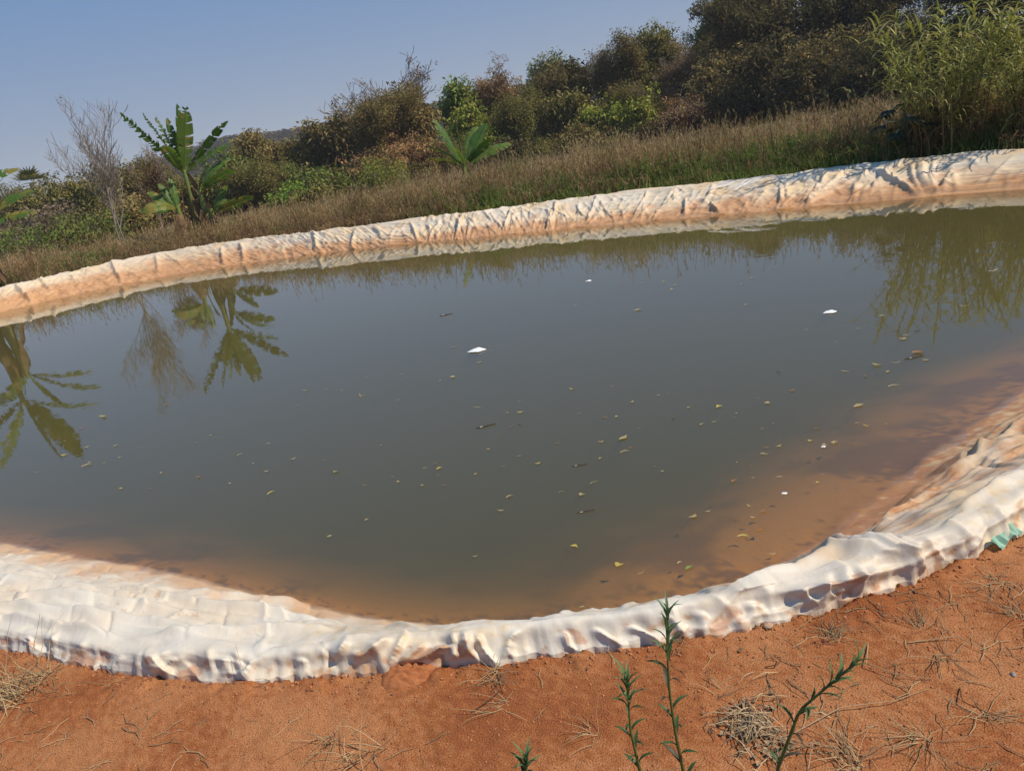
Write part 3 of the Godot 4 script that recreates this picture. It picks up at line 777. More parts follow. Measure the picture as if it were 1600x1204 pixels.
func banana(label: String, at: Vector3, stems: Array, seed_: int, skirt := true) -> void:
	# stems: [x, z, height of the stem, lean x, [leaf: azimuth, tilt, length, width, arch, torn, yellow] ...]
	var r := RandomNumberGenerator.new()
	r.seed = seed_
	var root := thing("banana_plant", label, "banana plant", at, "banana plants beyond the pond")
	for st in stems:
		var foot := Vector3(st[0], -0.15, st[1])
		var top := Vector3(st[0] + st[3], st[2], st[1])
		var s := Shape.new()
		var g: float = st[2]
		s.tube([foot, foot.lerp(top, 0.35), foot.lerp(top, 0.7), top], [0.12 + 0.02 * g, 0.10 + 0.015 * g, 0.085, 0.055], 9, lin(0.16, 0.10, 0.05), lin(0.16, 0.22, 0.05))
		put("pseudostem", s.commit(), mats.plant, root)
		for lf in st[4]:
			var green := lin(0.085, 0.170, 0.026) if r.randf() < 0.5 else lin(0.125, 0.205, 0.034)
			var blade := banana_blade(r, lf[2], lf[3], lf[4], lf[5], green, lf[6])
			var o := put("leaf", blade, mats.blade, root)
			o.position = top - Vector3(0, 0.12, 0)
			pass
			o.rotation = Vector3(0, 0, 0)
			o.basis = Basis(Vector3.UP, lf[0]) * Basis(Vector3.BACK, lf[1]) * Basis(Vector3.RIGHT, r.randf_range(0.35, 1.0) * (1.0 if r.randf() < 0.5 else -1.0))
		if skirt:
			for k in 7:
				var d := Shape.new()
				var az := r.randf() * TAU
				var out := Vector3(cos(az), 0, sin(az))
				var start := foot.lerp(top, r.randf_range(0.55, 0.95))
				var l := r.randf_range(0.5, 0.9) * g * 0.75
				var row := []
				for j in 6:
					var f := j / 5.0
					var p := start + out * (0.10 + 0.25 * sqrt(f)) + Vector3.DOWN * l * f
					var wd := 0.09 * sin(PI * (0.12 + 0.8 * f)) + 0.015
					var side := out.cross(Vector3.UP) * wd + Vector3(r.randf_range(-1, 1), 0, r.randf_range(-1, 1)) * 0.03
					var c := lin(0.22, 0.14, 0.075) * r.randf_range(0.6, 1.2)
					row.append([d.vert(p - side, out, c), d.vert(p + side, out, c)])
				for j in 5:
					d.tri(row[j][0], row[j + 1][0], row[j + 1][1])
					d.tri(row[j][0], row[j + 1][1], row[j][1])
				put("dry_leaf", d.commit(false), mats.leaf, root)

func reeds(label: String, at: Vector3, h: float, w: float, canes: int, seed_: int, lean: Vector3) -> void:
	var r := RandomNumberGenerator.new()
	r.seed = seed_
	var root := thing("giant_reed", label, "reeds", at, "giant reed clumps on the far bank")
	var where := []
	var tint := PackedColorArray()
	for k in canes:
		var az := r.randf() * TAU
		var out := Vector3(cos(az), 0, sin(az))
		var foot := out * w * 0.36 * sqrt(r.randf()) + Vector3(0, -0.1, 0)
		var ch := h * r.randf_range(0.5, 1.05)
		var sway := (out * r.randf_range(0.1, 1.25) + lean * r.randf_range(0.2, 1.2)) * w * 0.42
		var pts := []
		var rads := []
		for j in 7:
			var f := j / 6.0
			pts.append(foot + Vector3.UP * ch * (f - 0.08 * f * f) + sway * f * f)
			rads.append(lerpf(0.016, 0.004, f))
		var s := Shape.new()
		var low := lin(0.15, 0.065, 0.042) if r.randf() < 0.65 else lin(0.17, 0.13, 0.05)
		s.tube(pts, rads, 4, low, lin(0.17, 0.19, 0.05))
		put("cane", s.commit(), mats.plant, root)
		for j in int(32 * ch / h):
			var f := pow(r.randf_range(0.05, 1.0), 0.85)
			var i := mini(int(f * 6.0), 5)
			var p: Vector3 = pts[i].lerp(pts[i + 1], f * 6.0 - i)
			var b := Basis.from_euler(Vector3(0, r.randf() * TAU, 0)) * Basis(Vector3.BACK, r.randf_range(0.1, 1.15))
			where.append(Transform3D(b.scaled(Vector3.ONE * r.randf_range(0.7, 1.35)), p))
			var c := lin(0.30, 0.325, 0.085).lerp(lin(0.50, 0.42, 0.19), r.randf() * r.randf() * 1.1)
			if f < 0.4: c = c.lerp(lin(0.28, 0.16, 0.08), r.randf() * 0.8)
			tint.append(c)
	var s2 := Shape.new()
	var prev := []
	for j in 6:
		var f := j / 5.0
		var p := Vector3(0.36 * f - 0.05 * f * f * f, 0.0 - 0.20 * f * f * f, 0)
		var wd := 0.014 * (1.0 - f * f) + 0.001
		var row := [s2.vert(p + Vector3(0, 0.004, -wd)), s2.vert(p), s2.vert(p + Vector3(0, 0.004, wd))]
		if j:
			for m in 2:
				s2.tri(prev[m], row[m + 1], row[m]); s2.tri(prev[m], prev[m + 1], row[m + 1])
		prev = row
	var o := scatter("foliage", s2.commit(false), mats.leaf, where, tint, root)
	o.set_meta("kind", "stuff")

func stalks(seed_: int, count: int, h: float, spread: float, wide: float, head: bool) -> ArrayMesh:
	var r := RandomNumberGenerator.new()
	r.seed = seed_
	var s := Shape.new()
	for k in count:
		var az := r.randf() * TAU
		var p := Vector3(r.randfn(), 0, r.randfn()) * spread * 0.5
		var d := Vector3(cos(az), 0, sin(az)) * r.randf_range(0.02, 0.30 if head else 0.55)
		var hh := h * r.randf_range(0.55, 1.05)
		var side := Vector3(cos(az + 1.3), 0, sin(az + 1.3))
		var g := r.randf_range(0.7, 1.3)
		var prev := []
		for j in 4:
			var f := j / 3.0
			var q := p + Vector3.UP * hh * (f - 0.10 * f * f) + d * hh * f * f
			var wd := wide * (1.0 - 0.75 * f)
			if head and j == 3: wd = wide * 0.3
			var c := lin(g, g, g)
			var row := [s.vert(q - side * wd, Vector3.UP, c), s.vert(q + side * wd, Vector3.UP, c)]
			if j:
				s.tri(prev[0], prev[1], row[1]); s.tri(prev[0], row[1], row[0])
			prev = row
		if head:
			for j in 5:
				var f := r.randf_range(0.62, 1.0)
				var q := p + Vector3.UP * hh * (f - 0.10 * f * f) + d * hh * f * f
				var dir := Vector3(r.randf_range(-1, 1), r.randf_range(0.6, 1.6), r.randf_range(-1, 1)).normalized()
				s.leaf(q, dir, dir.cross(side).normalized(), 0.085, 0.016, 0.0, lin(g * 1.15, g * 0.95, g * 0.85))
	return s.commit(false)

func weed(seed_: int) -> ArrayMesh:
	var r := RandomNumberGenerator.new()
	r.seed = seed_
	var s := Shape.new()
	for k in 5:
		var p := Vector3(r.randfn(), 0, r.randfn()) * 0.08
		var az := r.randf() * TAU
		var d := Vector3(cos(az) * 0.25, 1, sin(az) * 0.25).normalized()
		var h := r.randf_range(0.3, 0.7)
		s.tube([p, p + d * h], [0.006, 0.003], 3)
		for j in 13:
			var f := r.randf_range(0.15, 1.0)
			var a := r.randf() * TAU
			var dir := Vector3(cos(a), r.randf_range(0.1, 0.9), sin(a)).normalized()
			var g := r.randf_range(0.7, 1.3)
			s.leaf(p + d * h * f, dir, dir.cross(Vector3.UP).normalized(), r.randf_range(0.07, 0.13), r.randf_range(0.022, 0.04), 0.3, lin(g, g, g))
	return s.commit(false)

func build_field() -> void:
	var r := RandomNumberGenerator.new()
	r.seed = 11
	var zone := fractal(61, 0.22, FastNoiseLite.FRACTAL_FBM, 3)
	var dry := [[], [], []]
	var dry_c := [PackedColorArray(), PackedColorArray(), PackedColorArray()]
	var green := [[], []]
	var green_c := [PackedColorArray(), PackedColorArray()]
	var weeds := [[], []]
	var weeds_c := [PackedColorArray(), PackedColorArray()]
	var tries := 62000
	for k in tries:
		var way := r.randf_range(-0.92, 0.88)
		var dist := 11.0 + 64.0 * pow(r.randf(), 1.7)
		var x := sin(way) * dist
		var z := -cos(way) * dist
		var d := beyond(x, z)
		if d < 0.10: continue
		var n := zone.get_noise_2d(x, z)
		var edge := 1.0 - smoothstep(0.5, 3.2 + n * 2.0, d)
		var lush: float = edge * smoothstep(-4.0, 1.0, x) * 0.85 + edge * smoothstep(-9.0, -12.0, x) * 0.6 + 0.25 * smoothstep(0.1, 0.4, n)
		lush = clampf(lush, 0.05, 0.9)
		var b := Basis(Vector3.UP, r.randf() * TAU)
		var p := Vector3(x, ground_h(x, z) - 0.02, z)
		var low: float = lerpf(0.35, 1.0, smoothstep(0.1, 1.0, d))
		if r.randf() < lush:
			if r.randf() < 0.55:
				var i := r.randi() % 2
				green[i].append(Transform3D(b.scaled(Vector3(1, r.randf_range(0.7, 1.2) * low, 1)), p))
				green_c[i].append(lin(0.150, 0.235, 0.050).lerp(lin(0.225, 0.245, 0.075), r.randf()) * r.randf_range(0.7, 1.25))
			else:
				var i := r.randi() % 2
				weeds[i].append(Transform3D(b.scaled(Vector3.ONE * r.randf_range(0.6, 1.15) * low), p))
				weeds_c[i].append(lin(0.120, 0.220, 0.046).lerp(lin(0.185, 0.205, 0.06), r.randf()) * r.randf_range(0.7, 1.25))
		else:
			var i := r.randi() % 3
			var tall := r.randf_range(0.65, 1.08) * lerpf(0.45, 1.0, smoothstep(0.1, 1.4, d))
			if x < -2.5: tall *= 0.85
			if r.randf() < (0.05 if d > 3.0 else 0.20): tall *= 1.5
			dry[i].append(Transform3D(b.scaled(Vector3(1, tall, 1)), p))
			var c := lin(0.46, 0.335, 0.19).lerp(lin(0.62, 0.48, 0.32), r.randf() * smoothstep(1.0, 8.0, d))
			if r.randf() < 0.35: c = lin(0.30, 0.26, 0.12)
			if d < 1.2 and r.randf() < 0.6: c = lin(0.25, 0.165, 0.095)
			dry_c[i].append(c * r.randf_range(0.75, 1.2))
	var tall_at := []
	var tall_c := PackedColorArray()
	for k in 1500:
		var way := r.randf_range(-0.80, 0.80)
		var dist := r.randf_range(12.0, 34.0)
		var x := sin(way) * dist
		var z := -cos(way) * dist
		var d := beyond(x, z)
		if d < 0.35 or d > 9.0: continue
		tall_at.append(Transform3D(Basis(Vector3.UP, r.randf() * TAU).scaled(Vector3(1, r.randf_range(0.8, 1.25), 1)), Vector3(x, ground_h(x, z) - 0.02, z)))
		tall_c.append(lin(0.20, 0.115, 0.062) * r.randf_range(0.6, 1.3))
	tag(scatter("tall_stalks", stalks(77, 3, 1.12, 0.30, 0.0085, true), mats.grass, tall_at, tall_c), "tall dark seed stalks rising above the grass", "", "", "stuff")
	for i in 3:
		var o := scatter("dry_grass", stalks(71 + i, 14, 0.90, 0.30, 0.0065, true), mats.grass, dry[i], dry_c[i])
		tag(o, ["brown seeding grass standing over the whole field", "rust brown dry grass stalks mixed through the field", "pale straw grass stalks mixed through the field"][i], "", "", "stuff")
	for i in 2:
		var o := scatter("green_grass", stalks(81 + i, 17, 0.62, 0.26, 0.010, false), mats.grass, green[i], green_c[i])
		tag(o, ["green grass along the far rim of the pond", "olive grass along the far rim of the pond"][i], "", "", "stuff")
		o = scatter("green_weeds", weed(91 + i), mats.grass, weeds[i], weeds_c[i])
		tag(o, ["small leafy weeds along the far rim of the pond", "broad leaved weeds mixed into the green rim"][i], "", "", "stuff")

func build_hill() -> void:
	var s := Shape.new()
	var n := fractal(101, 0.012)
	var cols := 160
	var rows := 40
	for i in cols:
		var f := float(i) / (cols - 1) * (HILL.size() - 1)
		var k := mini(int(f), HILL.size() - 2)
		var a: Array = HILL[k]
		var b: Array = HILL[k + 1]
		var top: Vector3 = Vector3(a[0], a[1], a[2]).lerp(Vector3(b[0], b[1], b[2]), f - k)
		var out := Vector2(top.x, top.z).normalized()
		for j in rows:
			var u := j / (rows - 1.0) * 2.0 - 1.0
			var rise := cos(u * PI * 0.5)
			var p := Vector2(top.x, top.z) + out * u * 190.0
			var h := maxf(top.y, 0.0) * rise * rise + n.get_noise_2d(p.x, p.y) * 5.0 * (1.0 - rise * 0.6) - 1.5
			var g := n.get_noise_2d(p.x * 4.0, p.y * 4.0)
			s.vert(Vector3(p.x, h, p.y), Vector3.UP, lin(0.135, 0.085, 0.062).lerp(lin(0.075, 0.062, 0.036), smoothstep(-0.3, 0.4, g)))
	for i in cols - 1:
		for j in rows - 1:
			var a := i * rows + j
			s.tri(a, a + rows + 1, a + rows)
			s.tri(a, a + 1, a + rows + 1)
	s.smooth()
	for k in s.n.size():
		if s.n[k].y < 0: s.n[k] = -s.n[k]
	put("hill", s.commit(), tinted(1.0, 0.0, 0.1)).set_meta("kind", "structure")
	var r := RandomNumberGenerator.new()
	r.seed = 5
	var where := []
	var tint := PackedColorArray()
	for k in 5200:
		var v: Vector3 = s.v[r.randi() % s.v.size()] + Vector3(r.randfn() * 2.5, 0, r.randfn() * 2.5)
		var sc := r.randf_range(2.2, 6.0)
		where.append(Transform3D(Basis(Vector3.UP, r.randf() * TAU).scaled(Vector3(sc, sc * 0.8, sc)), v + Vector3(0, sc * 0.2, 0)))
		tint.append(lin(0.070, 0.055, 0.032).lerp(lin(0.12, 0.085, 0.05), r.randf()))
	var o := scatter("hillside_woodland", leaf_cluster(400, 34, 0.5, 0.6, 0.35), mats.leaf, where, tint)
	tag(o, "sparse dry woodland covering the distant hill", "", "", "stuff")
	# flat woodland between the bushes and the hill
	where = []
	tint = PackedColorArray()
	for k in 9000:
		var a := r.randf_range(-1.25, 1.15)
		var d := lerpf(72.0, 380.0, r.randf())
		var p := Vector3(sin(a) * d, 0, -cos(a) * d)
		var sc := r.randf_range(1.6, 3.4)
		if a < -0.35: sc *= 0.8
		where.append(Transform3D(Basis(Vector3.UP, r.randf() * TAU).scaled(Vector3(sc, sc, sc)), p + Vector3(0, ground_h(p.x, p.z) + sc * 0.42, 0)))
		tint.append([lin(0.062, 0.060, 0.024), lin(0.095, 0.066, 0.034), lin(0.05, 0.072, 0.022)][r.randi() % 3] * r.randf_range(0.7, 1.3))
	o = scatter("far_woodland", leaf_cluster(401, 90, 0.62, 0.26, 0.16), mats.leaf, where, tint)
	tag(o, "far dry woodland between the bushes and the hill", "", "", "stuff")

func sprig(called_label: String, pts: Array, seed_: int, leaves: int) -> void:
	var r := RandomNumberGenerator.new()
	r.seed = seed_
	var base: Vector3 = pts[0]
	base.y = ground_h(base.x, base.z) - 0.02
	var root := thing("weed_sprig", called_label, "weed", base, "green weed sprigs at the photographer's feet")
	var curve := Curve3D.new()
	for k in pts.size():
		var p: Vector3 = pts[k] if k else base
		var t: Vector3 = (pts[mini(k + 1, pts.size() - 1)] - pts[maxi(k - 1, 0)]) * 0.22
		curve.add_point(p - base, -t, t)
	var l := curve.get_baked_length()
	var line := []
	var rads := []
	for k in 22:
		line.append(curve.sample_baked(l * k / 21.0))
		rads.append(lerpf(0.0062, 0.0020, k / 21.0))
	var s := Shape.new()
	s.tube(line, rads, 6, lin(0.10, 0.075, 0.03), lin(0.10, 0.16, 0.04))
	put("stem", s.commit(), mats.plant, root)
	var blades := []
	for v in 3:
		var b := Shape.new()
		var prev := []
		for j in 6:
			var f := j / 5.0
			var wd := 0.10 * pow(sin(PI * (0.06 + 0.92 * f)), 0.8)
			var y := 0.18 * sin(f * 2.2) - (0.10 + 0.16 * v) * f * f
			var row := [b.vert(Vector3(f, y + wd * 0.35, -wd)), b.vert(Vector3(f, y, 0)), b.vert(Vector3(f, y + wd * 0.35, wd))]
			if j:
				for m in 2:
					b.tri(prev[m], row[m + 1], row[m]); b.tri(prev[m], prev[m + 1], row[m + 1])
			prev = row
		b.smooth()
		blades.append(b.commit())
	for k in leaves:
		var f := 0.06 + 0.76 * k / (leaves * 0.48) if k < leaves * 0.48 else 0.82 + 0.18 * (k - leaves * 0.48) / (leaves * 0.52)
		var top := smoothstep(0.74, 0.98, f)
		var at := curve.sample_baked(l * f)
		var ahead := (curve.sample_baked(minf(l, l * f + 0.02)) - curve.sample_baked(maxf(0.0, l * f - 0.02))).normalized()
		var az := k * 2.399 + r.randf_range(-0.3, 0.3)
		var out := Vector3(cos(az), 0, sin(az))
		out = (out - ahead * out.dot(ahead)).normalized()
		var dir := (out * lerpf(1.0, 0.55, top) + ahead * lerpf(0.75, 1.45, top)).normalized()
		var len_ := lerpf(r.randf_range(0.035, 0.066), r.randf_range(0.055, 0.08), top)
		var side := dir.cross(ahead).normalized()
		var b := Basis(dir, side.cross(dir).normalized() * 1.0, side)
		if b.determinant() < 0: b = Basis(dir, -side.cross(dir).normalized(), side)
		var o := put("leaf", blades[r.randi() % 3], mats.sprig_young if top > 0.3 else (mats.sprig if r.randf() < 0.8 else mats.sprig_dull), root)
		o.transform = Transform3D(b.scaled_local(Vector3(len_, len_, len_ * lerpf(0.95, 0.5, top))), at)

func tuft(label: String, at: Vector3, size: float, count: int, seed_: int, flat := 0.5) -> void:
	var r := RandomNumberGenerator.new()
	r.seed = seed_
	var s := Shape.new()
	var bias := r.randf() * TAU
	for k in count:
		var az := r.randf() * TAU
		if k % 3: az = bias + r.randfn() * 0.8
		var out := Vector3(cos(az), 0, sin(az))
		var l := size * r.randf_range(0.25, 1.2)
		var p := Vector3(r.randfn(), 0, r.randfn()) * size * 0.14
		var up := r.randf_range(0.05, 1.1) * (1.0 - flat) * 1.6 + 0.06
		var pts := []
		var rads := []
		var d := (out + Vector3.UP * up).normalized()
		for j in 5:
			pts.append(p)
			rads.append(lerpf(0.0016, 0.0006, j / 4.0) * (0.7 + size * 1.6))
			p += d * l / 4.0
			d = (d + Vector3(r.randf_range(-1, 1), r.randf_range(-0.9, 0.25), r.randf_range(-1, 1)) * 0.30).normalized()
			if p.y < 0.003: p.y = 0.003; d.y = absf(d.y) * 0.3
		var c := lin(0.46, 0.33, 0.18) * r.randf_range(0.55, 1.15)
		s.tube(pts, rads, 3, c, c)
	var o := put("dry_grass_tuft", s.commit(), mats.straw)
	o.position = Vector3(at.x, ground_h(at.x, at.z) - 0.004, at.z)
	tag(o, label, "dry grass", "dry grass tufts on the red bank")

func _ready() -> void:
	# ---- camera, sky, sun
	var cam := Camera3D.new()
	cam.name = "camera"
	cam.position = Vector3(0, 2.0, 0)
	cam.basis = Basis(Vector3.RIGHT, deg_to_rad(-18.0)) * Basis(Vector3.BACK, deg_to_rad(-9.6))
	cam.fov = 53.18
	cam.near = 0.05
	cam.far = 4000.0
	cam.current = true
	add_child(cam)
	var we := WorldEnvironment.new()
	we.name = "world"
	var env := Environment.new()
	env.background_mode = Environment.BG_SKY
	var sky := Sky.new()
	var sm := ProceduralSkyMaterial.new()
	sm.sky_top_color = srgb(0.072, 0.225, 0.515)
	sm.sky_horizon_color = srgb(0.43, 0.465, 0.505)
	sm.sky_curve = 0.115
	sm.ground_horizon_color = srgb(0.30, 0.26, 0.22)
	sm.ground_bottom_color = srgb(0.15, 0.10, 0.07)
	sm.sun_angle_max = 1.0
	sky.sky_material = sm
	env.sky = sky
	env.tonemap_mode = Environment.TONE_MAPPER_LINEAR
	env.tonemap_exposure = 1.0
	env.sdfgi_enabled = true
	env.ssao_enabled = true
	env.ssil_enabled = true
	env.volumetric_fog_enabled = true
	env.volumetric_fog_density = 0.0
	env.fog_enabled = true
	env.fog_density = 0.0004
	env.fog_light_color = Color(0.88, 0.88, 0.90)
	we.environment = env
	add_child(we)
	var sun := DirectionalLight3D.new()
	sun.name = "sun"
	sun.light_energy = 1.6
	sun.light_color = Color(1.0, 0.955, 0.88)
	sun.light_angular_distance = 0.5
	sun.shadow_enabled = true
	sun.look_at_from_position(Vector3(0.60, 0.77, 0.22) * 10.0, Vector3.ZERO)
	add_child(sun)

	rng.seed = 1
	noise_a = fractal(2, 1.0, FastNoiseLite.FRACTAL_FBM, 3)
	noise_b = fractal(3, 1.0, FastNoiseLite.FRACTAL_FBM, 2)
	mats.leaf = tinted(0.75, 0.62, 0.3)
	mats.grass = tinted(0.75, 0.75, 0.3)
	mats.bark = tinted(0.9, 0.0, 0.25)
	mats.plant = tinted(0.55, 0.0, 0.4)
	mats.blade = tinted(0.42, 0.80, 0.45)
	mats.straw = tinted(0.8, 0.0, 0.3)
	for nm in [["sprig", lin(0.055, 0.110, 0.034)], ["sprig_dull", lin(0.075, 0.062, 0.036)], ["sprig_young", lin(0.115, 0.20, 0.080)]]:
		var m := tinted(0.5, 0.6, 0.4)
		m.albedo_color = srgb(nm[1].r, nm[1].g, nm[1].b)
		mats[nm[0]] = m
	clusters = [leaf_cluster(301, 9, 0.17, 0.15, 0.085), leaf_cluster(302, 10, 0.15, 0.10, 0.05), leaf_cluster(303, 7, 0.20, 0.20, 0.11)]

	# ---- the pond and its surroundings
	water_r = smooth_table(WATERLINE, 1)
	crest_r = smooth_table(CREST, 1)
	crest_h = smooth_table(CREST, 2)
	hem_r = smooth_table(HEM, 1)
	hem_h = smooth_table(HEM, 2)
	for i in TABLE: hem_r[i] = maxf(hem_r[i], crest_r[i] + 0.085)
	var cols := steps()
	build_ground(cols)
	build_liner(cols)
	build_water()
	build_hill()
	build_field()

	# ---- trees and bushes behind the field
	var k := 0
	for t in TREES:
		var at := Vector3(t[2], ground_h(t[2], t[3]), t[3])
		var h: float = t[4] * (1.1 if t[0] != "shrub" and t[2] > -10.0 and t[2] < 16.0 else 1.0)
		var w: float = t[5] * 1.25
		var c := tone(t[1], rng)
		var seed_ := 1000 + k * 17
		k += 1
		var o := {"stems": 1, "bole": 0.42, "girth": 0.022, "levels": 3, "crook": 0.32, "lift": 0.05, "split": 1, "keep": 0.85, "spread": 0.9, "bark": lin(0.17, 0.14, 0.115), "leafy": 1.0, "color": c, "fuzz": 0.40, "size": 1.7, "skirt": 0.18, "cluster": k % 3, "count": clampf(w * h * 54.0, 300, 4200), "gap": -0.22}
		var cat: String = t[7]
		if t[0] == "palm":
			palm(at, h, w, c, t[6], seed_)
			continue
		elif t[0] == "shrub":
			o.merge({"stems": 6, "bole": 0.45, "levels": 2, "girth": 0.012, "skirt": 0.03, "crook": 0.4, "split": 2, "count": clampf(w * h * 52.0, 300, 2600), "fuzz": 0.32, "gap": -0.28}, true)
			if t[1] == "grey": o.merge({"count": 420, "bark": lin(0.17, 0.13, 0.11), "split": 3, "levels": 3, "keep": 0.6, "stems": 8}, true)
		elif t[0] == "sparse":
			o.merge({"levels": 4, "keep": 0.62, "split": 2, "thin": 0.02, "bark": lin(0.20, 0.165, 0.14), "count": w * h * 34.0, "bare_above": 0.45, "bare_share": 0.80, "fuzz": 0.2, "crook": 0.42, "size": 1.1}, true)
			if t[1] == "grey": o.merge({"color": lin(0.17, 0.11, 0.062), "count": 420, "size": 1.2}, true)
			else: o.merge({"bare_above": 0.3, "bare_share": 0.45}, true)
		elif t[0] == "sapling":
			o.merge({"levels": 2, "count": 60, "skirt": 0.3, "size": 0.6, "fuzz": 0.08}, true)
		o.size = o.get("size", 1.7) * clampf(Vector2(t[2], t[3]).length() / 66.0, 0.4, 1.1)
		if t[1] in ["brown", "dark", "olive"]: o.mixed = 0.3
		if t[1] == "dark": o.other = lin(0.16, 0.115, 0.048)
		woody(cat if t[0] != "sparse" else "half_bare_tree", seed_, at, h, w, o, t[6], cat, "trees beyond the pond" if cat == "tree" else ("bushes beyond the pond" if cat == "shrub" else ""))
	# the tall bare tree and its smaller neighbour
	woody("bare_tree", 5011, Vector3(-11.7, ground_h(-11.7, -25.6), -25.6), 5.15, 3.0, {"free": true, "stems": 2, "bole": 0.5, "girth": 0.013, "levels": 4, "crook": 0.22, "lift": 0.08, "split": 1, "keep": 0.95, "spread": 0.95, "bark": lin(0.235, 0.20, 0.18), "thin": 0.011, "leafy": 1.0, "color": lin(0.16, 0.10, 0.055), "fuzz": 0.05, "skirt": 0.25, "cluster": 1, "count": 70, "bare_above": 0.55, "bare_share": 0.97, "size": 0.6}, "tall leafless tree with pale upright twigs against the sky at left", "tree", "trees beyond the pond")
	woody("bare_tree", 5042, Vector3(-10.9, ground_h(-10.9, -26.9), -26.9), 3.75, 2.0, {"free": true, "stems": 1, "bole": 0.5, "girth": 0.014, "levels": 4, "crook": 0.24, "lift": 0.10, "split": 1, "keep": 0.85, "spread": 0.7, "bark": lin(0.19, 0.15, 0.13), "thin": 0.009, "leafy": 1.0, "color": lin(0.21, 0.14, 0.07), "fuzz": 0.10, "skirt": 0.45, "cluster": 1, "count": 330, "bare_above": 0.72, "bare_share": 0.93, "size": 0.75}, "smaller half-bare tree with brown leaves, right beside the tall leafless tree", "tree", "trees beyond the pond")

	# ---- banana plants: leaf = azimuth, tilt from level, length, width, arch, torn, yellow
	banana("large banana clump with tall torn leaves, left of the middle of the far bank", Vector3(-8.5, ground_h(-8.5, -24.0), -24.0), [
		[0.0, 0.0, 2.40, 0.02, [[0.3, 1.45, 1.95, 0.42, 0.12, 0.35, 0.05], [2.5, 1.52, 1.6, 0.26, 0.10, 0.3, 0.05], [0.0, 1.30, 1.85, 0.50, 0.15, 0.5, 0.1], [0.2, 0.78, 2.0, 0.46, 0.25, 0.55, 0.1], [-0.2, 0.48, 1.6, 0.42, 0.35, 0.85, 0.1], [3.1, 1.00, 2.3, 0.44, 0.14, 0.95, 0.05], [3.3, 1.25, 1.9, 0.28, 0.10, 1.0, 0.1], [2.9, 1.34, 1.7, 0.22, 0.10, 1.0, 0.1], [4.6, 0.9, 1.5, 0.40, 0.8, 0.5, 0.1]]],
		[0.35, 0.25, 1.85, 0.05, [[0.0, 0.95, 1.35, 0.42, 0.95, 0.5, 0.1], [-0.2, 0.50, 1.45, 0.40, 0.6, 0.55, 0.1], [5.2, 0.8, 1.1, 0.36, 0.8, 0.5, 0.1]]],
		[-0.33, 0.30, 1.45, -0.03, [[3.2, 0.80, 0.95, 0.30, 0.3, 0.4, 0.1], [2.9, 1.20, 0.9, 0.26, 0.3, 0.4, 0.1], [1.6, 1.35, 0.9, 0.26, 0.2, 0.4, 0.1], [3.1, 0.22, 1.15, 0.36, 0.3, 0.45, 0.5], [4.5, 0.55, 1.15, 0.46, 1.7, 0.3, 0.9]]],
		[0.60, 0.45, 1.20, 0.03, [[0.2, 0.90, 0.9, 0.30, 0.2, 0.3, 0.1], [0.0, 0.22, 1.35, 0.36, 0.15, 0.5, 0.6], [5.4, 0.6, 0.9, 0.30, 0.9, 0.4, 0.2]]]], 700)
	banana("small banana plant with a few upright leaves, standing in brown grass mid-bank", Vector3(-0.35, ground_h(-0.35, -26.2), -26.2), [
		[0.0, 0.0, 1.20, 0.0, [[3.1, 1.18, 1.75, 0.36, 0.10, 0.5, 0.05], [1.9, 1.48, 1.55, 0.07, 0.05, 0.0, 0.3], [2.6, 1.36, 1.3, 0.07, 0.05, 0.0, 0.3], [0.2, 1.00, 1.55, 0.50, 0.25, 0.5, 0.05], [0.0, 0.72, 1.25, 0.44, 0.35, 0.4, 0.05], [-0.2, 0.45, 1.7, 0.46, 0.55, 0.6, 0.1], [3.2, 0.55, 1.1, 0.36, 0.4, 0.6, 0.5], [2.7, 0.85, 1.5, 0.34, 0.7, 0.7, 0.1], [0.6, 1.2, 1.5, 0.42, 0.7, 0.6, 0.1], [4.7, 0.9, 1.0, 0.36, 0.6, 0.5, 0.1]]],
		[0.40, 0.2, 0.75, 0.05, [[0.0, 0.30, 1.40, 0.36, 0.4, 0.6, 0.6], [0.4, 1.1, 0.8, 0.26, 0.3, 0.3, 0.1]]]], 720)
	banana("banana clump cut off by the left edge, its crown mirrored in the pond", Vector3(-12.75, ground_h(-12.75, -19.7), -19.7), [
		[0.0, 0.0, 2.45, 0.05, [[1.3, 1.40, 2.0, 0.48, 0.15, 0.4, 0.05], [0.2, 1.15, 2.1, 0.48, 0.25, 0.55, 0.1], [-0.3, 0.75, 2.0, 0.46, 0.35, 0.7, 0.1], [3.3, 1.1, 2.1, 0.44, 0.3, 0.8, 0.1], [3.0, 0.6, 1.9, 0.42, 0.4, 0.7, 0.1], [0.0, 0.45, 1.9, 0.44, 0.5, 0.5, 0.2], [4.7, 0.9, 1.6, 0.42, 0.8, 0.5, 0.2]]],
		[0.5, 0.3, 1.75, 0.1, [[-0.1, 0.55, 1.8, 0.40, 0.5, 0.5, 0.3], [-0.2, 0.25, 1.7, 0.38, 0.4, 0.6, 0.7], [3.2, 0.7, 1.4, 0.38, 0.6, 0.5, 0.2], [1.0, 1.2, 1.3, 0.34, 0.3, 0.4, 0.1]]]], 740)

	# ---- giant reeds and the dark plant between them
	reeds("tall clump of yellow-green reeds, the left one of two at the right edge", Vector3(8.45, ground_h(8.45, -14.2), -14.2), 2.75, 1.75, 60, 800, Vector3(-0.45, 0, 0.1))
	reeds("clump of yellow-green reeds on the right edge of the photo", Vector3(9.75, ground_h(9.75, -13.3), -13.3), 2.7, 1.7, 52, 801, Vector3(-0.25, 0, 0.2))
	reeds("low reed clump filling in behind the two tall ones", Vector3(10.2, ground_h(10.2, -15.0), -15.0), 2.2, 1.9, 34, 802, Vector3(0.0, 0, 0.0))
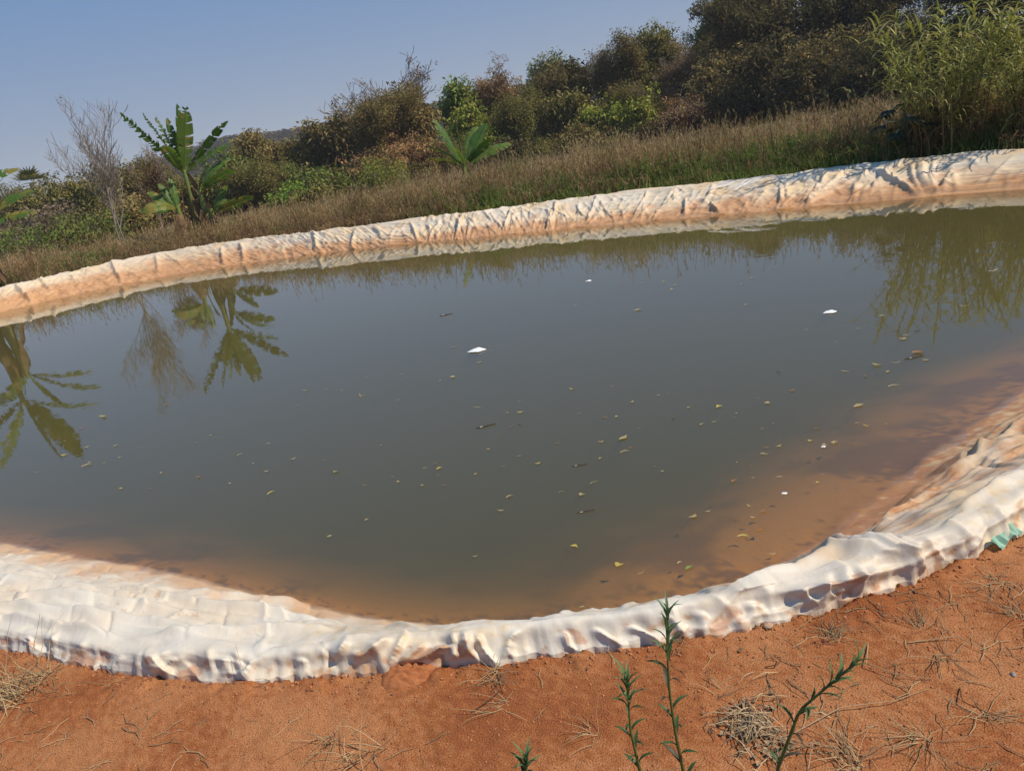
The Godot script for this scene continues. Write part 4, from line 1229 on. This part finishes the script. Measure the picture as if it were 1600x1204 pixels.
	var big := thing("broad_leaf_plant", "dark broad-leaved plant in the shade at the left foot of the reeds", "plant", Vector3(7.85, ground_h(7.85, -14.2), -14.2))
	var bs := Shape.new()
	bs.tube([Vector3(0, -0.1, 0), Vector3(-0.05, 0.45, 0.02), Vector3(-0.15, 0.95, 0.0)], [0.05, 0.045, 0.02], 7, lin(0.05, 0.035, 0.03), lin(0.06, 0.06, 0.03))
	put("stem", bs.commit(), mats.plant, big)
	for j in 11:
		var lf := Shape.new()
		var az := j * 2.4
		var hub := Vector3(0, 0, 0)
		for f in 7:
			var a := (f - 3) * 0.55
			lf.leaf(hub, Vector3(cos(a), -0.25 - 0.1 * absf(a), sin(a)).normalized(), Vector3(-sin(a), 0, cos(a)), 0.26 - 0.03 * absf(f - 3), 0.085, 0.1, lin(0.022, 0.038, 0.016))  # leaf colour darkened to carry the shade at the reed foot
		lf.tube([Vector3(-0.32, -0.05, 0), Vector3(-0.1, 0.03, 0), hub], [0.006, 0.005, 0.004], 4, lin(0.06, 0.06, 0.03))
		var o := put("leaf", lf.commit(false), mats.plant, big)
		o.position = Vector3(-0.13 + cos(az) * 0.38, 0.45 + 0.05 * j, sin(az) * 0.38)
		o.rotation = Vector3(0, -az, -0.2)
	var fb := Shape.new()
	fb.tube([Vector3(-0.55, 0.14, 0.2), Vector3(-0.1, 0.26, 0.1), Vector3(0.3, 0.42, 0.0), Vector3(0.75, 0.50, -0.1)], [0.012, 0.022, 0.028, 0.032], 7, lin(0.30, 0.24, 0.17), lin(0.26, 0.20, 0.14), true)
	fb.tube([Vector3(0.0, 0.30, 0.08), Vector3(0.12, 0.52, 0.12), Vector3(0.35, 0.66, 0.16)], [0.014, 0.010, 0.006], 5, lin(0.28, 0.22, 0.15))
	var fbo := put("fallen_branch", fb.commit(), mats.bark)
	fbo.position = Vector3(7.35, ground_h(7.35, -13.45), -13.45)
	tag(fbo, "pale fallen branch lying in green weeds at the foot of the reeds", "branch")
	var pale := thing("trailing_weed", "pale leafy weed creeping over the far rim below the grass field", "weed", Vector3(1.25, ground_h(1.25, -17.35), -17.35))
	var pst := Shape.new()
	for j in 6:
		var a := j * 1.05
		pst.tube([Vector3.ZERO, Vector3(cos(a) * 0.25, 0.10, sin(a) * 0.12), Vector3(cos(a) * 0.5, 0.05, sin(a) * 0.25)], [0.008, 0.006, 0.003], 4, lin(0.2, 0.22, 0.12))
	put("stem", pst.commit(), mats.plant, pale)
	var pw := []
	var pc := PackedColorArray()
	for j in 60:
		var a := rng.randf() * TAU
		var rr := rng.randf()
		pw.append(Transform3D(Basis(Vector3.UP, rng.randf() * TAU).scaled(Vector3.ONE * 0.42), Vector3(cos(a) * 0.5 * rr, 0.06 + 0.12 * rng.randf(), sin(a) * 0.28 * rr)))
		pc.append(lin(0.20, 0.25, 0.14) * rng.randf_range(0.7, 1.2))
	scatter("foliage", clusters[1], mats.leaf, pw, pc, pale).set_meta("kind", "stuff")
	# twig shapes added in place of the reed shadow on the far liner
	var tw := Shape.new()
	for j in 16:
		var x := rng.randf_range(-0.55, 0.45)
		var p := Vector3(x, 0.40 - 0.02 * j / 16.0, 0)
		var p2 := p + Vector3(rng.randf_range(-0.35, -0.1), rng.randf_range(-0.12, -0.02), rng.randf_range(0.12, 0.45))
		p2.y = minf(p2.y, 0.38)
		tw.tube([p + Vector3(0.1, 0.05, -0.12), p + Vector3(0, 0.05, 0.05), p2 + Vector3(0, 0.03, 0)], [0.010, 0.008, 0.004], 4, lin(0.13, 0.12, 0.11))
	var two := put("shadow_twigs", tw.commit(), mats.bark)
	two.position = Vector3(5.05, 0.04, -14.55)
	two.rotation.y = -0.55
	tag(two, "grey twig shapes standing in for the reed shadow cast on the far liner", "twigs")

	# ---- things floating on the pond
	var shapes := []
	for v in 12:
		var r := RandomNumberGenerator.new()
		r.seed = 900 + v
		var s := Shape.new()
		var prev := []
		var bend := r.randf_range(-0.5, 0.5)
		var broad: float = [0.05, 0.08, 0.11, 0.15, 0.20, 0.30][v % 6]
		var twist := r.randf_range(-1.2, 1.2)
		var curl := r.randf_range(0.05, 0.35)
		for j in 8:
			var f := j / 7.0
			var wd := broad * pow(sin(PI * (0.04 + 0.92 * f)), 0.9) * (1.0 + 0.25 * sin(f * 9.0 + v))
			var tip := (f - 0.5) * twist
			var c := Vector3(f - 0.5, 0.02 + curl * 0.4 * pow(absf(f - 0.5) * 2.0, 2.0), bend * sin(PI * f))
			var row := [s.vert(c + Vector3(0, wd * (curl * 1.4 + maxf(tip, 0.0)), -wd)), s.vert(c), s.vert(c + Vector3(0, wd * (curl * 0.9 + maxf(-tip, 0.0)), wd))]
			if j:
				for m in 2:
					s.tri(prev[m], row[m + 1], row[m]); s.tri(prev[m], prev[m + 1], row[m + 1])
			prev = row
		s.smooth()
		shapes.append(s.commit())
	var leaf_mats := []
	for c in [lin(0.40, 0.31, 0.15), lin(0.46, 0.36, 0.09), lin(0.30, 0.145, 0.060), lin(0.035, 0.028, 0.022), lin(0.22, 0.30, 0.07)]:
		var m := tinted(0.6, 0.4, 0.4)
		m.albedo_color = srgb(c.r, c.g, c.b)
		leaf_mats.append(m)
	var looks := ["pale straw-coloured", "yellow", "reddish-brown", "blackened", "green"]
	var spots := LEAF_SPOTS.duplicate()
	for j in 90:
		var sx := rng.randf_range(-6.0, 5.5)
		var sz := rng.randf_range(-12.5, -3.2)
		if Vector2(sx - CENTRE.x, sz - CENTRE.y).length() > look(water_r, bearing(sx, sz)) - 0.3: continue
		spots.append([sx, sz, rng.randf_range(0.012, 0.035), 0])
	for p in spots:
		var kind_ := rng.randi() % 12
		var o := put("floating_leaf", shapes[kind_], leaf_mats[int(p[3])])
		o.position = Vector3(p[0], 0.004, p[1])
		o.rotation = Vector3(rng.randf_range(-0.06, 0.06), rng.randf_range(-0.8, 0.8) + (PI if rng.randf() < 0.5 else 0.0), rng.randf_range(-0.06, 0.06))
		o.scale = Vector3.ONE * p[2] * rng.randf_range(0.75, 1.08)
		var range_ := "by the far liner" if p[1] < -10.5 else ("past the white scrap" if p[1] < -7.4 else ("mid-pond" if p[1] < -5.3 else ("on the near half" if p[1] < -3.9 else "by the near liner")))
		var span: float = p[0] / absf(p[1])
		var where: String = range_ + (", at the left" if span < -0.30 else (", left of centre" if span < -0.06 else (", at the centre" if span < 0.12 else (", right of centre" if span < 0.32 else ", by the right shallows"))))
		var size := "tiny" if p[2] < 0.04 else ("small" if p[2] < 0.08 else "large")
		var form: String = ["needle-thin", "narrow", "slim", "oval", "broad", "curled"][kind_ % 6]
		tag(o, "%s %s %s leaf floating %s" % [size, form, looks[int(p[3])], where], "leaf", "leaves floating on the pond")
	var paper := StandardMaterial3D.new()
	paper.albedo_color = srgb(0.82, 0.82, 0.82)
	paper.roughness = 0.7
	paper.cull_mode = BaseMaterial3D.CULL_DISABLED
	for p in [[-0.29, -7.45, 0.20, "crumpled white scrap floating in the middle of the pond"], [2.96, -6.71, 0.13, "white scrap floating on the right half of the pond"], [1.22, -9.98, 0.09, "bluish white sliver floating near the far liner"], [1.31, -3.58, 0.034, "little white fleck floating by the right-hand shallows"], [1.72, -4.04, 0.03, "tiny white fleck floating above the right-hand shallows"]]:
		var s := Shape.new()
		var pts := [Vector3(-0.5, 0.01, 0.05), Vector3(-0.1, 0.05, -0.30), Vector3(0.12, 0.16, 0.02), Vector3(0.5, 0.01, 0.10), Vector3(0.08, 0.03, 0.42), Vector3(-0.2, 0.07, 0.12)]
		for q in pts: s.vert(q)
		for t in [[0, 5, 1], [1, 5, 2], [1, 2, 3], [2, 4, 3], [5, 4, 2], [0, 4, 5]]: s.tri(t[0], t[1], t[2])
		var o := put("paper_scrap", s.commit(false), paper)
		o.position = Vector3(p[0], 0.004, p[1])
		o.scale = Vector3.ONE * p[2]
		tag(o, p[3], "scrap", "white scraps on the pond")
	for p in [[-0.24, -5.30, 0.15, 0.15, "thin dark stick floating in the middle of the pond"], [0.28, -3.75, 0.10, 0.0, "dark stick floating in front of the near liner"], [0.33, -4.35, 0.10, -0.1, "thin twig floating halfway to the near liner"], [-0.66, -9.38, 0.16, 0.2, "dark stick floating past the white scrap"], [2.91, -5.22, 0.14, 0.0, "thin dark twig floating among leaves at the right"]]:
		var s := Shape.new()
		s.tube([Vector3(-0.5, 0.0, 0), Vector3(-0.1, 0.02, 0.03), Vector3(0.5, 0.01, -0.02)], [0.018, 0.032, 0.02], 6, lin(0.055, 0.042, 0.032), lin(0.07, 0.05, 0.035), true)
		s.tube([Vector3(-0.1, 0.02, 0.03), Vector3(-0.3, 0.06, 0.12)], [0.018, 0.010], 5, lin(0.09, 0.065, 0.045))
		var o := put("floating_stick", s.commit(), mats.bark)
		o.position = Vector3(p[0], 0.003, p[1])
		o.scale = Vector3.ONE * p[2]
		o.rotation.y = p[3]
		tag(o, p[4], "stick", "sticks floating on the pond")

	# ---- the near bank
	sprig("short bushy green sprig, leftmost of the three tall ones", [Vector3(0.164, 0.3, -1.547), Vector3(0.158, 0.424, -1.548), Vector3(0.148, 0.555, -1.549), Vector3(0.156, 0.695, -1.548)], 1, 34)
	sprig("tallest green sprig, its tip overlapping the white liner", [Vector3(0.274, 0.3, -1.471), Vector3(0.255, 0.476, -1.474), Vector3(0.244, 0.714, -1.476), Vector3(0.259, 0.922, -1.473)], 2, 38)
	sprig("green sprig leaning over to the right beside the straw heap", [Vector3(0.458, 0.3, -1.435), Vector3(0.47, 0.474, -1.431), Vector3(0.524, 0.657, -1.412), Vector3(0.628, 0.794, -1.368)], 3, 34)
	sprig("tip of a low green sprig at the bottom edge, left of the tall ones", [Vector3(-0.151, 0.3, -1.668), Vector3(-0.143, 0.34, -1.669), Vector3(-0.135, 0.385, -1.669)], 4, 24)
	var tl := [
		[0.89, -2.09, 0.12, 34, 0.35, "upright dry tuft just below the crumpled right part of the liner"],
		[1.18, -2.07, 0.11, 26, 0.3, "thin dry tuft standing alone at the right below the liner edge"],
		[1.15, -1.91, 0.13, 26, 0.6, "spread dry tuft with long lying runners right of the leaning sprig"],
		[1.48, -2.04, 0.15, 30, 0.6, "dry tuft at the right edge of the photo"],
		[0.46, -1.92, 0.10, 12, 0.5, "sparse dry wisp just right of the tallest sprig"],
		[1.53, -2.22, 0.13, 24, 0.7, "dry wisp lying by the liner hem at far right"],
		[-2.08, -2.50, 0.30, 70, 0.35, "thick dry tuft at the left edge below the liner"],
		[-0.65, -1.90, 0.24, 26, 0.15, "tall thin dry stems standing at the bottom, left of centre"],
		[-0.74, -2.00, 0.14, 22, 0.4, "short dry tuft behind the tall thin dry stems"],
		[-0.22, -2.18, 0.12, 34, 0.55, "dry tuft touching the hem under the middle folds of the liner"],
		[-0.19, -2.02, 0.13, 18, 0.85, "flattened dry wisp below the middle of the liner"],
		[0.07, -1.85, 0.10, 14, 0.45, "small dry wisp left of the bushy sprig"],
		[0.72, -1.60, 0.17, 44, 0.5, "dry tuft at the bottom edge right of the leaning sprig"],
		[-1.30, -2.50, 0.22, 30, 0.15, "tall grey dry stems standing before the left part of the liner"],
		[-1.03, -2.40, 0.26, 22, 0.1, "tallest dry stems leaning over the left part of the liner"],
		[-2.00, -2.62, 0.22, 46, 0.4, "dry brush lying along the left hem of the liner"],
		[-1.62, -2.55, 0.16, 34, 0.45, "low dry brush at the hem between the left tufts"],
		[1.14, -1.67, 0.12, 24, 0.7, "flat dry tuft in the bottom right corner"],
		[0.93, -1.63, 0.14, 30, 0.6, "matted dry tuft left of the bottom right corner"],
		[0.39, -2.16, 0.08, 12, 0.4, "tiny dry wisp behind the tallest sprig at the hem"],
		[0.18, -1.68, 0.10, 20, 0.8, "flat dry wisp around the foot of the bushy sprig"]]
	for j in tl.size():
		var p: Array = tl[j]
		tuft(p[5], Vector3(p[0], 0, p[1]), p[2], p[3], 600 + j, p[4])
	# heap of cut straw and curled leaves
	var heap := Shape.new()
	for j in 300:
		var a := rng.randf() * TAU
		var rr := absf(rng.randfn()) * (0.10 if j % 4 else 0.05)
		var y := 0.005 + 0.014 * maxf(0.0, 1.0 - rr / 0.10) * rng.randf()
		var d := Vector3(cos(a * 3.1 + j), rng.randf_range(-0.08, 0.22), sin(a * 3.1 + j)).normalized()
		var p := Vector3(cos(a) * rr * 0.85, y, sin(a) * rr * 1.1)
		var l := rng.randf_range(0.012, 0.055)
		var c := lin(0.44, 0.31, 0.175) * rng.randf_range(0.5, 1.2)
		if rng.randf() < 0.55:
			heap.tube([p - d * l, p + Vector3(0, 0.012, 0), p + d * l], [0.0014, 0.0016, 0.0010], 3, c, c)
		else:
			heap.leaf(p, d, d.cross(Vector3(0.2, 1, 0.1)).normalized(), l * 0.45, 0.017, 0.3, lin(0.36, 0.25, 0.15) * rng.randf_range(0.35, 1.0))
	for k2 in heap.v.size(): heap.v[k2].y = maxf(heap.v[k2].y, 0.004)
	var ho := put("straw_heap", heap.commit(false), mats.straw)
	ho.position = Vector3(0.52, ground_h(0.52, -1.76), -1.76)
	tag(ho, "heap of dry straw and curled leaves between the two right-hand sprigs", "straw heap")
	# earth thrown over the torn hem
	var mound := Shape.new()
	var mn := fractal(71, 14.0)
	for i in 30:
		for j in 22:
			var u := i / 29.0 * 2.0 - 1.0
			var v := j / 21.0 * 2.0 - 1.0
			var e := maxf(0.0, 1.0 - u * u - v * v * (1.0 + 0.4 * u) + mn.get_noise_2d(u * 0.5, v * 0.35) * 0.9 * (1.0 - maxf(absf(u), absf(v))))
			var h := 0.046 * sqrt(e) - 0.026 + mn.get_noise_2d(u * 0.9, v * 0.6) * 0.012
			mound.vert(Vector3(u * 0.13, h, v * 0.075), Vector3.UP, lin(0.36, 0.142, 0.060).lerp(lin(0.28, 0.095, 0.038), smoothstep(-0.2, 0.4, mn.get_noise_2d(u * 0.9 + 5.0, v * 0.6))))
	for i in 29:
		for j in 21:
			var a := i * 22 + j
			mound.tri(a, a + 1, a + 23); mound.tri(a, a + 23, a + 22)
	mound.smooth()
	var mo := put("earth_mound", mound.commit(), tinted(0.95, 0.0, 0.2))
	mo.position = Vector3(-0.50, 0.30, -2.265)
	mo.rotation = Vector3(0.25, 0.5, 0)
	tag(mo, "small mound of red earth spilled over the liner hem, left of the folds", "earth mound")
	# scrap of green netting under the right-hand hem
	var net := Shape.new()
	for i in 26:
		for j in 7:
			var u := i / 25.0
			var v := j / 6.0
			net.vert(Vector3((u - 0.5) * 0.20, 0.018 + 0.014 * sin(u * 17.0 + v * 2.0) + 0.010 * sin(u * 41.0) - 0.02 * v, (v - 0.5) * (0.05 + 0.02 * sin(u * 9.0)) ), Vector3.UP, lin(0.22, 0.44, 0.31).lerp(lin(0.36, 0.54, 0.42), absf(sin(u * 23.0))))
	for i in 25:
		for j in 6:
			var a := i * 7 + j
			net.tri(a, a + 1, a + 8); net.tri(a, a + 8, a + 7)
	net.smooth()
	var no := put("green_cloth", net.commit(), tinted(0.8, 0.3, 0.3))
	no.position = Vector3(1.70, 0.315, -2.43)
	no.rotation = Vector3(0.35, 0.55, 0.0)
	no.scale = Vector3(0.85, 0.6, 0.7)
	tag(no, "crumpled scrap of green cloth sticking out of the liner hem at right", "cloth")
	# stones lying on the red earth
	var ns := 0
	for p in [[0.72, -2.185, 0.018, "flat pale stone against the liner hem above the upright tuft"], [1.30, -1.80, 0.010, "little grey pebble at the right, beyond the spread tuft"], [0.86, -2.07, 0.008, "dark red pebble beside the upright dry tuft"]]:
		var st := Shape.new()
		var nn := fractal(300 + ns, 1.2)
		for i in 9:
			for j in 12:
				var la := PI * i / 8.0
				var lo := TAU * j / 12.0
				var q := Vector3(sin(la) * cos(lo), cos(la) * 0.5, sin(la) * sin(lo) * 0.75)
				st.vert(q * (1.0 + nn.get_noise_3dv(q) * 0.4), Vector3.UP, [lin(0.42, 0.27, 0.17), lin(0.26, 0.22, 0.20), lin(0.16, 0.04, 0.03)][ns])
		for i in 8:
			for j in 12:
				var a := i * 12 + j
				var b := i * 12 + (j + 1) % 12
				st.tri(a, b, b + 12); st.tri(a, b + 12, a + 12)
		st.smooth()
		var o := put("stone", st.commit(), mats.straw)
		o.position = Vector3(p[0], ground_h(p[0], p[1]) + p[2] * 0.25, p[1])
		o.scale = Vector3.ONE * p[2]
		o.rotation.y = ns * 1.3
		tag(o, p[3], "stone", "stones on the red bank")
		ns += 1
	# runners and loose straw, crumbs of earth
	var strawpts := []
	var strawc := PackedColorArray()
	var crumbs := []
	var crumbc := PackedColorArray()
	for j in 15000:
		var x := rng.randf_range(-2.6, 2.3)
		var z := rng.randf_range(-3.0, -1.2)
		var d := beyond(x, z)
		if d < 0.015: continue
		var p := Vector3(x, ground_h(x, z), z)
		if j % (8 if x > 0.5 else 17) == 0 and rng.randf() < (0.9 if x > 0.6 or x < -1.2 else 0.35):
			strawpts.append(Transform3D(Basis(Vector3.UP, rng.randf() * TAU).scaled(Vector3.ONE * rng.randf_range(0.03, 0.13)), p + Vector3(0, 0.003, 0)))
			strawc.append(lin(0.42, 0.29, 0.16) * rng.randf_range(0.45, 1.1))
		elif rng.randf() < 0.45 + 0.55 * exp(-d * 14.0):
			var sz := rng.randf_range(0.0010, 0.0036) * (1.0 + 2.4 * rng.randf() * exp(-d * 16.0))
			crumbs.append(Transform3D(Basis.from_euler(Vector3(rng.randf() * 3.0, rng.randf() * TAU, 0)).scaled(Vector3(sz, sz * 0.75, sz * 1.2)), p + Vector3(0, sz * 0.3, 0)))
			crumbc.append(lin(0.38, 0.15, 0.065) * rng.randf_range(0.6, 1.25) if rng.randf() < 0.86 else lin(0.16, 0.08, 0.05))
	var straw := Shape.new()
	straw.tube([Vector3(-0.5, 0.0, 0), Vector3(-0.2, 0.03, 0.05), Vector3(0.15, 0.02, 0.0), Vector3(0.5, 0.015, 0.12)], [0.012, 0.014, 0.012, 0.008], 4)
	straw.tube([Vector3(0.1, 0.02, 0.0), Vector3(0.3, 0.07, -0.14)], [0.010, 0.006], 3)
	tag(scatter("loose_straw", straw.commit(), mats.straw, strawpts, strawc), "bits of dry straw littering the red earth bank", "", "", "stuff")
	var clod := Shape.new()
	for i in 5:
		for j in 7:
			var la := PI * i / 4.0
			var lo := TAU * j / 7.0
			clod.vert(Vector3(sin(la) * cos(lo), cos(la), sin(la) * sin(lo)) * (1.0 if i in [0, 4] else rng.randf_range(0.7, 1.35)))
	for i in 4:
		for j in 7:
			var a := i * 7 + j
			var b := i * 7 + (j + 1) % 7
			clod.tri(a, b, b + 7); clod.tri(a, b + 7, a + 7)
	tag(scatter("earth_crumbs", clod.commit(false), mats.straw, crumbs, crumbc), "crumbs of red earth lying on the near bank", "", "", "stuff")
	# long dry runners crossing the earth
	for p in [[[0.98, -2.02], [0.93, -1.93], [0.99, -1.86], [1.08, -1.83], "dry curved runner left of the thin lone tuft"], [[1.10, -2.00], [1.24, -1.98], [1.30, -1.88], [1.27, -1.80], "dry runner arching right from the spread tuft"], [[0.62, -1.72], [0.78, -1.77], [0.92, -1.76], [1.05, -1.80], "long straight straw reaching right from the straw heap"], [[1.13, -1.78], [1.10, -1.72], [1.14, -1.66], [1.22, -1.62], "dark bent runner near the bottom right corner"], [[-0.30, -2.02], [-0.24, -2.05], [-0.19, -2.10], [-0.21, -2.16], "dark curled root below the middle folds"], [[0.64, -2.00], [0.68, -1.99], [0.70, -2.02], [0.65, -2.035], "little dark root loop above the straw heap"]]:
		var s := Shape.new()
		var c := Curve3D.new()
		for i in 4:
			var x: float = p[i][0]
			var z: float = p[i][1]
			var a: Array = p[maxi(i - 1, 0)]
			var b: Array = p[mini(i + 1, 3)]
			var t := Vector3(b[0] - a[0], 0, b[1] - a[1]) * 0.2
			c.add_point(Vector3(x - p[0][0], ground_h(x, z) + 0.004 + (0.012 if i in [1, 2] else 0.0), z - p[0][1]), -t, t)
		var pts := []
		var rads := []
		for i in 15:
			pts.append(c.sample_baked(c.get_baked_length() * i / 14.0))
			rads.append(0.0022 - 0.0001 * i)
		var dark: bool = p[4].contains("dark")
		s.tube(pts, rads, 5, lin(0.16, 0.07, 0.035) if dark else lin(0.40, 0.26, 0.14), lin(0.16, 0.07, 0.035) if dark else lin(0.40, 0.26, 0.14))
		var o := put("dry_runner", s.commit(), mats.straw)
		o.position = Vector3(p[0][0], 0, p[0][1])
		tag(o, p[4], "runner", "dry runners on the red bank")
